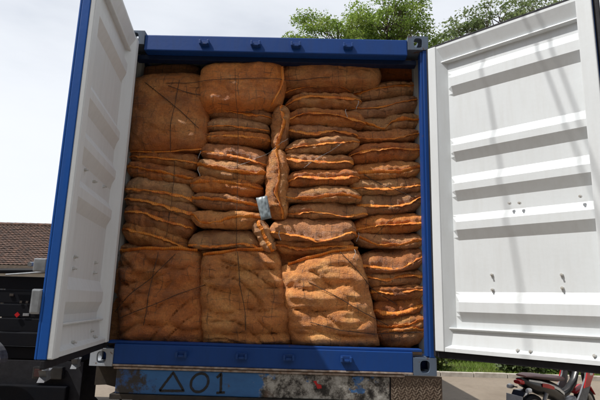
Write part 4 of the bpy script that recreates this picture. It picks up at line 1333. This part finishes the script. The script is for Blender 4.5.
# rear beam with the markings
bm_o = G().box(-1.03, .895, .010, .13, cz(-.185), cz(-.022), .006).out('rear_beam', MAT['bumper'], trk)
G().box(-1.06, .90, -.005, .12, cz(-.222), cz(-.188), .004).out('beam_flange', MAT['dark_steel'], bm_o)
G().box(-1.05, 1.0, .0, .125, cz(-.0205), cz(-.006), .002).out('beam_ledge', MAT['bright'], bm_o)
def stroke(pts, wd, name, closed=False, seed=0):
    """brush stroke: flat ribbon of uneven width lying 2 mm proud of the beam face (x, z)"""
    dens = []
    P_ = pts + [pts[0]] if closed else pts
    for (a, b) in zip(P_[:-1], P_[1:]):
        k = max(2, int(math.dist(a, b) / .006))
        dens += [(a[0] + (b[0] - a[0]) * i / k, a[1] + (b[1] - a[1]) * i / k) for i in range(k)]
    dens.append(P_[-1])
    vs_ = []; n = len(dens)
    for i, (x, z) in enumerate(dens):
        x2, z2 = dens[min(i + 1, n - 1)]; x1_, z1_ = dens[max(i - 1, 0)]
        d = Vector((x2 - x1_, 0, z2 - z1_)).normalized(); nr = Vector((-d.z, 0, d.x))
        for s, y in ((-1, .0085), (1, .0085), (1, .0101), (-1, .0101)):
            w_ = wd * (.5 + .14 * nz(i * .33, s * 3, seed))
            vs_.append(Vector((x, y, cz(z))) + nr * s * w_)
    fs = []
    for i in range(n - 1):
        for k in range(4):
            fs.append((i * 4 + k, i * 4 + (k + 1) % 4, i * 4 + 4 + (k + 1) % 4, i * 4 + 4 + k))
    fs += [(0, 1, 2, 3), (n * 4 - 1, n * 4 - 2, n * 4 - 3, n * 4 - 4)]
    mesh_obj(name, vs_, fs, MAT['black_paint'], bm_o)
stroke([(-.715, -.160), (-.628, -.036), (-.545, -.156)], .017, 'painted_triangle', True, 1)
zero = [(-.437 + .060 * math.cos(t) + .01 * math.sin(t), -.098 + .062 * math.sin(t)) for t in [math.pi * (.45 + 2 * k / 28) for k in range(28)]]
stroke(zero, .018, 'painted_zero', True, 2)
stroke([(-.318, -.062), (-.288, -.034), (-.285, -.160)], .018, 'painted_one', False, 3)
stroke([(-.315, -.163), (-.255, -.158)], .016, 'painted_one_foot', False, 4)
# small red remnant
G().prism([(-.035, .02), (-.012, .024), (-.006, .004), (.022, -.004), (.026, -.026), (-.004, -.03), (-.014, -.008)], (.395, .0096, cz(-.085)), (1, 0, 0), (0, 0, 1), (0, -1, 0), 0, .0015).out('red_sticker', MAT['red'], bm_o)
# tread plate guards at the corners
def tread(x0, x1, z0, z1, y, mat_parent):
    g = G(); g.box(x0, x1, y, y + .008, z0, z1, .001)
    o = g.out('tread_plate', MAT['tread'], mat_parent)
    b = G(); st = .034; k = 0
    z = z0 + .012
    while z < z1 - .006:
        x = x0 + .012 + (st / 2 if k % 2 else 0)
        j = 0
        while x < x1 - .006:
            sg = 1 if (k + j) % 2 else -1
            b.frame_box((x, y - .0012, z), (math.cos(.785 * sg), 0, math.sin(.785 * sg)), (0, 1, 0), (-math.sin(.785 * sg), 0, math.cos(.785 * sg)), (-.012, .012, -.0018, .0010, -.0032, .0032))
            x += st / 1.35; j += 1
        z += st / 2; k += 1
    q = b.out('tread_bars', MAT['tread_bar'], o); q['kind'] = 'stuff'
    return o
tread(.905, 1.262, cz(-.42), cz(-.012), .012, trk)
G().box(1.235, 1.262, .022, .06, cz(-.60), cz(-.015), .004).out('guard_brace', MAT['dark_steel'], trk)
# left corner bracket, ragged dark plate with an arched underside
arch = [(-1.225, -.008), (-1.0, -.010), (-.70, -.19), (-.62, -.205), (-.62, -.235), (-.86, -.225), (-.98, -.19), (-1.07, -.165), (-1.14, -.150), (-1.225, -.155)]
G().prism(arch, (0, .10, CB), (1, 0, 0), (0, 0, 1), (0, 1, 0), .033, .060).out('corner_bracket', MAT['dark_steel'], trk)
for x, dx in ((-1.02, -.03), (-.90, .02), (-.83, .03)):
    pts = [(x, .15, cz(-.16)), (x + dx * .4, .16, cz(-.24)), (x + dx, .15, cz(-.42)), (x + dx * .3, .17, cz(-.62))]
    G().tube(pts, .009, 8).out('hose', MAT['rubber'], trk)
# chassis
for x in (-.42, .42):
    G().box(x - .05, x + .05, .135, 14.2, cz(-.26), cz(-.012), .006).out('chassis_rail', MAT['dark_steel'], trk)
for y in (1.2, 2.6, 4.0, 5.6, 8.0, 10.5):
    G().box(-1.15, 1.15, y, y + .12, cz(-.13), cz(-.012), .006).out('cross_member', MAT['dark_steel'], trk)
G().box(-1.0, 1.0, .20, .28, .42, .56, .008).out('underrun_bar', MAT['dark_steel'], trk)
for x in (-.42, .42):
    G().box(x - .04, x + .04, .205, .275, .561, cz(-.262)).out('underrun_bracket', MAT['dark_steel'], trk)
for y in (2.0, 3.35):
    G().tube([(-.9, y, .50), (.9, y, .50)], .07, 12).out('axle', MAT['dark_steel'], trk)
    for sx in (-1, 1):
        wheel(trk, (sx * 1.06, y, .50), (sx, 0, 0), .50, .27)
        wheel(trk, (sx * .74, y, .50), (sx, 0, 0), .50, .27)
for sx in (-1, 1):
    a = sorted((sx * .62, sx * 1.2))
    G().box(a[0], a[1], .95, .965, .32, cz(-.132), .003).out('mud_flap', MAT['rubber'], trk)
# cab
cab = G()
cabp = [(y_ + 6.1, z_) for y_, z_ in [(6.35, .75), (8.3, .70), (8.42, 1.2), (8.32, 1.65), (8.02, 2.78), (7.7, 2.95), (6.5, 2.95), (6.35, 2.8)]]
cab.prism(cabp, (0, 0, 0), (0, 1, 0), (0, 0, 1), (1, 0, 0), -1.15, 1.15)
cb = cab.out('cab', MAT['navy'], trk)
G().prism([(14.445, 1.70), (14.175, 2.62), (14.185, 2.624), (14.455, 1.704)], (0, 0, 0), (0, 1, 0), (0, 0, 1), (1, 0, 0), -1.02, 1.02).out('windscreen', MAT['glass_dark'], cb)
for sx in (-1, 1):
    G().prism([(13.3, 1.75), (14.25, 1.72), (14.05, 2.55), (13.3, 2.6)], (sx * 1.151, 0, 0), (0, 1, 0), (0, 0, 1), (sx, 0, 0), 0, .006).out('side_window', MAT['glass_dark'], cb)
    G().box(sx * .85 - .16, sx * .85 + .16, 14.46, 14.53, .92, 1.08, .01).out('headlight', MAT['white_plate'], cb)
    wheel(trk, (sx * 1.0, 13.5, .50), (sx, 0, 0), .50, .27)
G().box(-1.15, 1.15, 14.40, 14.55, .45, .69, .02).out('front_bumper', MAT['dark_steel'], trk)

# ================================================================== DARK TRUCK AT THE LEFT
dt = empty('dark_pickup_truck', (-2.9, 3.0, 0), 'nearly black small cargo truck parked close by at the far left, in shade', 'truck')
X0, X1, Y0 = -3.95, -1.80, 1.25
bed = G().box(X0 + .02, X1 - .02, Y0 + .04, 3.3, 1.02, 1.14, .01).out('cargo_bed', MAT['truck_dark'], dt)
def side_panels(along, c, lo, hi, z0, z1, th, nm):
    k = 5; gap = .012; hgt = (z1 - z0 - gap * (k - 1)) / k
    for i in range(k):
        a = z0 + i * (hgt + gap)
        g = G()
        if along == 'x': g.box(lo, hi, c, c + th, a, a + hgt, .006)
        else: g.box(c, c + th, lo, hi, a, a + hgt, .006)
        g.out(nm, MAT['truck_dark'], dt)
side_panels('x', Y0, X0, X1, 1.145, 1.80, .035, 'tailgate_board')
side_panels('y', X1 - .036, Y0 + .04, 3.3, 1.145, 1.80, .035, 'side_board')
side_panels('y', X0, Y0 + .04, 3.3, 1.145, 1.80, .035, 'side_board')
for x in (X0 + .05, -2.9, X1 - .09):
    G().box(x - .035, x + .035, Y0 - .03, Y0 - .001, 1.10, 1.815, .006).out('tailgate_post', MAT['truck_dark'], dt)
G().tube([(X0, Y0 - .02, 1.842), (-2.75, Y0 - .02, 1.846), (X1, Y0 - .02, 1.874)], .024, 10).out('top_rail', MAT['truck_dark'], dt)
G().tube([(-2.62, Y0 - .05, 1.812), (-2.40, Y0 - .055, 1.832), (-2.14, Y0 - .05, 1.862)], .009, 8).out('rail_highlight', MAT['galv'], dt)  # pale rod added as the sunlit highlight along the tailgate rail
rc = Vector((-2.475, Y0 - .012, 1.435))
G().prism([(-.026, 0), (0, -.026), (.026, 0), (0, .026)], rc, (1, 0, 0), (0, 0, 1), (0, -1, 0), .0, .008).out('red_reflector', MAT['red'], dt)
G().box(-2.425, -2.365, Y0 - .010, Y0 - .002, 1.425, 1.450, .002).out('plate_label', MAT['alloy'], dt)
for x, z, w_ in ((-2.56, 1.62, .02), (-2.46, 1.555, .012), (-2.40, 1.555, .012), (-2.30, 1.47, .03)):
    G().box(x - w_, x + w_, Y0 - .012, Y0 - .002, z - .012, z + .012, .003).out('latch', MAT['dark_steel'], dt)
g = G()
for i in range(9):
    pass
arc = [(-2.72 + .30 * math.cos(t), 1.02 + .23 * math.sin(t)) for t in np.linspace(1.9, .15, 12)]
g.prism(arc + [(x * .985 - .042, z - .035) for x, z in reversed(arc)], (0, Y0 - .16, 0), (1, 0, 0), (0, 0, 1), (0, -1, 0), 0, .12)
g.out('mudguard', MAT['alloy'], dt)
G().box(X0 + .05, X1 - .0, Y0 + .02, Y0 + .03, .34, 1.015, .003).out('rear_skirt', MAT['rubber'], dt)
G().box(X0 + .1, X1 - .1, Y0 - .06, Y0 + .015, .62, .80, .012).out('rear_bumper', MAT['truck_dark'], dt)
for x in (X0 + .3, X1 - .3):
    lm = G().box(x - .14, x + .14, Y0 - .05, Y0 + .015, .86, .97, .01).out('tail_lamp', MAT['black_gloss'], dt)
    G().box(x - .12, x - .03, Y0 - .056, Y0 - .0505, .88, .95, .002).out('lens', MAT['maroon'], lm)
for x in (-3.3, -2.5):
    G().box(x - .05, x + .05, Y0 + .1, 4.6, .78, 1.018, .006).out('chassis_rail', MAT['dark_steel'], dt)
    G().box(x - .05, x + .05, Y0 + .032, Y0 + .0995, .66, .98, .004).out('bumper_bracket', MAT['dark_steel'], dt)
for sx in (X0 + .22, X1 - .25):
    for dx in (-.0, ):
        wheel(dt, (sx, 2.0, .29), (1 if sx > -2.9 else -1, 0, 0), .29, .18)
    wheel(dt, (sx, 4.35, .29), (1 if sx > -2.9 else -1, 0, 0), .29, .18)
    G().box(sx - .22, sx + .22, Y0 + .45, Y0 + .46, .20, 1.015, .003).out('mud_flap', MAT['rubber'], dt)
G().prism([(3.4, .50), (4.85, .50), (4.92, 1.0), (4.8, 1.25), (4.45, 1.74), (4.25, 1.80), (3.5, 1.80), (3.4, 1.74)], (0, 0, 0), (0, 1, 0), (0, 0, 1), (1, 0, 0), X0 + .05, X1 - .05).out('cab', MAT['truck_dark'], dt)

# ================================================================== MOTORCYCLE
mc = empty('motorcycle', (3.70, 3.48, 0), 'black and red underbone motorcycle parked below the open white door', 'motorcycle')
mc.rotation_euler = (R(4), 0, R(34))
def mg(g, name, mat, parent=mc, sm_=True, ang=40):
    o = g.out(name, mat, parent, False, True)
    if sm_: smooth_by_angle(o, ang)
    return o
def mwheel(x):
    Rw, wd = .285, .085
    t = mg(G().lathe((x, 0, Rw), (0, 1, 0), [(Rw * .78, -wd * .35), (Rw * .90, -wd * .5), (Rw * .98, -wd * .3), (Rw, 0), (Rw * .98, wd * .3), (Rw * .90, wd * .5), (Rw * .78, wd * .35)], 36), 'wheel', MAT['rubber'])
    mg(G().lathe((x, 0, Rw), (0, 1, 0), [(Rw * .70, -.028), (Rw * .79, -.034), (Rw * .79, .034), (Rw * .70, .028)], 36), 'rim', MAT['alloy'], t)
    for k in range(5):
        a = 2 * math.pi * k / 5
        d = Vector((math.cos(a), 0, math.sin(a)))
        mg(G().tube([Vector((x, 0, Rw)) + d * .03, Vector((x, 0, Rw)) + d * Rw * .72], [.02, .012], 6), 'spoke', MAT['alloy'], t)
    mg(G().tube([(x, -.06, Rw), (x, .06, Rw)], .035, 14), 'hub', MAT['dark_steel'], t)
mwheel(-.62); mwheel(.63)
def loft(secs, n=14):
    """closed tube through (x, y, z, half-width, half-height) rounded-box sections"""
    g = G(); vs_ = []; fs = []
    for x, y, z, hw, hh in secs:
        for k in range(n):
            t = 2 * math.pi * k / n
            c_, s_ = math.cos(t), math.sin(t)
            e = (abs(c_) ** 3 + abs(s_) ** 3) ** (-1 / 3)
            vs_.append((x, y + hw * c_ * e, z + hh * s_ * e))
    m_ = len(secs)
    for i in range(m_ - 1):
        for k in range(n):
            fs.append((i * n + k, i * n + (k + 1) % n, (i + 1) * n + (k + 1) % n, (i + 1) * n + k))
    fs += [tuple(reversed(range(n))), tuple(range((m_ - 1) * n, m_ * n))]
    return g.add(vs_, fs)
tailc = mg(loft([(-.88, 0, .755, .05, .025), (-.78, 0, .72, .095, .06), (-.55, 0, .665, .125, .095), (-.30, 0, .61, .125, .12), (-.08, 0, .55, .105, .11), (.05, 0, .47, .07, .07)]), 'tail_cowl', MAT['black_gloss'])
# red and white side flashes, thin panels following the cowl on both sides
for sy in (-1, 1):
    def flash(pts, th, nm, mat):
        g = G(); vs_ = []; fs = []
        for x, z, w_, yy in pts:
            for dz in (-w_, w_):
                vs_.append((x, sy * yy, z + dz)); vs_.append((x, sy * (yy + th), z + dz))
        for i in range(len(pts) - 1):
            a = i * 4
            fs += [(a + 1, a + 5, a + 7, a + 3), (a, a + 2, a + 6, a + 4), (a, a + 4, a + 5, a + 1), (a + 2, a + 3, a + 7, a + 6)]
        n_ = len(pts) * 4
        fs += [(0, 1, 3, 2), (n_ - 4, n_ - 2, n_ - 1, n_ - 3)]
        mg(g.add(vs_, fs), nm, mat, tailc, False)
    flash([(-.80, .762, .010, .078), (-.6, .735, .013, .112), (-.4, .690, .014, .124), (-.2, .625, .016, .122), (-.05, .555, .016, .104)], .008, 'white_flash', MAT['white_plate'])
    flash([(-.58, .700, .022, .121), (-.46, .682, .026, .127), (-.33, .650, .018, .127)], .010, 'red_flash', MAT['red'])
mg(loft([(-.84, 0, .805, .075, .012), (-.7, 0, .80, .12, .028), (-.45, 0, .775, .135, .034), (-.2, 0, .745, .13, .034), (-.02, 0, .735, .10, .03), (.05, 0, .72, .06, .02)]), 'seat', MAT['maroon'])
mg(loft([(-.93, 0, .735, .045, .022), (-.87, 0, .735, .062, .034), (-.82, 0, .73, .05, .03)]), 'tail_light', MAT['red'])
for sy in (-1, 1):
    mg(loft([(-.92, sy * .13, .655, .02, .022), (-.87, sy * .13, .655, .035, .03), (-.83, sy * .12, .655, .02, .02)]), 'indicator', MAT['white_plate'])
    mg(G().tube([(-.86, sy * .04, .66), (-.87, sy * .12, .655)], .008, 6), 'indicator_stem', MAT['black_gloss'])
    mg(G().tube([(-.62, sy * .10, .285), (-.50, sy * .13, .60)], [.022, .026], 10), 'shock_absorber', MAT['alloy'])
    mg(G().tube([(-.62, sy * .075, .285), (-.1, sy * .085, .33)], .020, 8), 'swing_arm', MAT['dark_steel'])
mg(loft([(-.97, 0, .50, .08, .004), (-.88, 0, .62, .085, .01), (-.70, 0, .62, .07, .012)]), 'rear_fender', MAT['black_gloss'])
G().box(-.985, -.978, -.11, .11, .47, .585, .002).out('number_plate', MAT['white_plate'], mc, False, True)
mg(loft([(-.10, 0, .36, .10, .09), (.05, 0, .36, .13, .12), (.16, 0, .38, .12, .10), (.30, 0, .42, .07, .065), (.36, 0, .43, .05, .05)]), 'engine', MAT['alloy'])
mg(G().tube([(.28, -.08, .36), (.12, -.12, .24), (-.25, -.13, .24), (-.38, -.14, .27), (-.80, -.15, .36)], [.018, .018, .022, .042, .045], 10), 'exhaust', MAT['dark_steel'])
mg(loft([(.0, 0, .50, .05, .05), (.2, 0, .55, .05, .05), (.36, 0, .66, .05, .06), (.44, 0, .82, .045, .05)]), 'frame_spine', MAT['black_gloss'])
for sy in (-1, 1):
    # leg shields
    poly = [(.22, .34), (.36, .40), (.50, .66), (.50, .90), (.42, .93), (.36, .74), (.24, .56), (.14, .44)]
    mg(G().prism(poly, (0, sy * .15, 0), (1, 0, 0), (0, 0, 1), (0, sy, 0), 0, .02), 'leg_shield', MAT['dull_galv'], mc, False)
    mg(G().tube([(.44, sy * .085, .80), (.63, sy * .085, .285)], [.024, .018], 10), 'fork_leg', MAT['black_gloss'])
    mg(G().tube([(.40, sy * .05, 1.0), (.34, sy * .2, 1.03), (.26, sy * .34, 1.0)], .013, 8), 'handlebar', MAT['black_gloss'])
    mg(G().tube([(.30, sy * .24, 1.02), (.32, sy * .30, 1.12)], .006, 6), 'mirror_stem', MAT['black_gloss'])
    mg(loft([(.315, sy * .33, 1.16, .055, .035), (.345, sy * .33, 1.16, .05, .03)]), 'mirror', MAT['black_gloss'])
    mg(loft([(.44, sy * .16, .80, .03, .03), (.50, sy * .17, .80, .028, .026), (.53, sy * .165, .80, .012, .012)]), 'front_indicator', MAT['white_plate'])
    mg(G().prism([(.30, .62), (.44, .64), (.565, .80), (.56, .96), (.47, 1.0), (.40, .86)], (0, sy * .172, 0), (1, 0, 0), (0, 0, 1), (0, sy, 0), 0, .014), 'red_fairing', MAT['red'], mc, False)
mg(loft([(.36, 0, .98, .13, .06), (.46, 0, .93, .15, .11), (.55, 0, .88, .11, .10), (.60, 0, .86, .05, .05)]), 'headlamp_cowl', MAT['red'])
mg(loft([(.57, 0, .87, .07, .05), (.615, 0, .86, .055, .04)]), 'headlamp', MAT['glass_dark'])
mg(loft([(.36, 0, .52, .055, .01), (.55, 0, .60, .06, .02), (.72, 0, .585, .06, .018), (.86, 0, .47, .05, .008)]), 'front_fender', MAT['red'])
mg(G().tube([(-.05, .1, .28), (-.12, .26, .0)], .012, 8), 'kickstand', MAT['dark_steel'])
for sy in (-1, 1):
    mg(G().tube([(.02, sy * .1, .27), (.02, sy * .27, .27)], .016, 8), 'foot_peg', MAT['rubber'])

# ================================================================== OVERHEAD CABLES (their shadows cross the white door)
GC = 'overhead cables'
def door_pt(s, z):
    ang = R(137.8)
    return Vector((HW - .03 - math.cos(ang) * s, -.03 - math.sin(ang) * s, CB + z)) - Vector((math.sin(ang), -math.cos(ang), 0)) * .0
cabl = empty('utility_line', (0, 0, 0), 'overhead utility line whose cable shadows cross the white door', 'utility line')
def overhead(p1, p2, zc, rad):
    a = p1 + sdir * ((zc - p1.z) / sdir.z); b = p2 + sdir * ((zc - p2.z) / sdir.z)
    d = (a - b).normalized()
    pts = [a + d * (-16 + i * 1.0) + Vector((0, 0, .0)) for i in range(40)]
    G().tube(pts, rad, 8).out('cable', MAT['cable'], cabl)
    return a + d * -16, a + d * 23
e1 = overhead(door_pt(.80, 2.28), door_pt(.955, 1.62), 6.6, .008)
e2 = overhead(door_pt(.885, 2.28), door_pt(1.035, 1.62), 6.75, .008)
e3 = overhead(door_pt(.44, 2.10), door_pt(.60, .55), 7.0, .008)
for k in (0, 1):
    c_ = (e1[k] + e2[k] + e3[k]) / 3
    G().tube([(c_.x, c_.y, -.1), (c_.x, c_.y, 7.6)], [.16, .11], 12).out('pole', MAT['wood'], cabl)
    dd = (e1[k] - e3[k]); dd.z = 0; dd = dd.normalized() if dd.length > .05 else Vector((0, 1, 0))
    lo = min((e - c_).dot(dd) for e in (e1[k], e2[k], e3[k])) - .2; hi = max((e - c_).dot(dd) for e in (e1[k], e2[k], e3[k])) + .2
    G().frame_box((c_.x, c_.y, 0), dd, Vector((-dd.y, dd.x, 0)), (0, 0, 1), (lo, hi, -.05, .05, 6.55, 7.05), .01).out('crossarm', MAT['wood'], cabl)

random.seed(1)
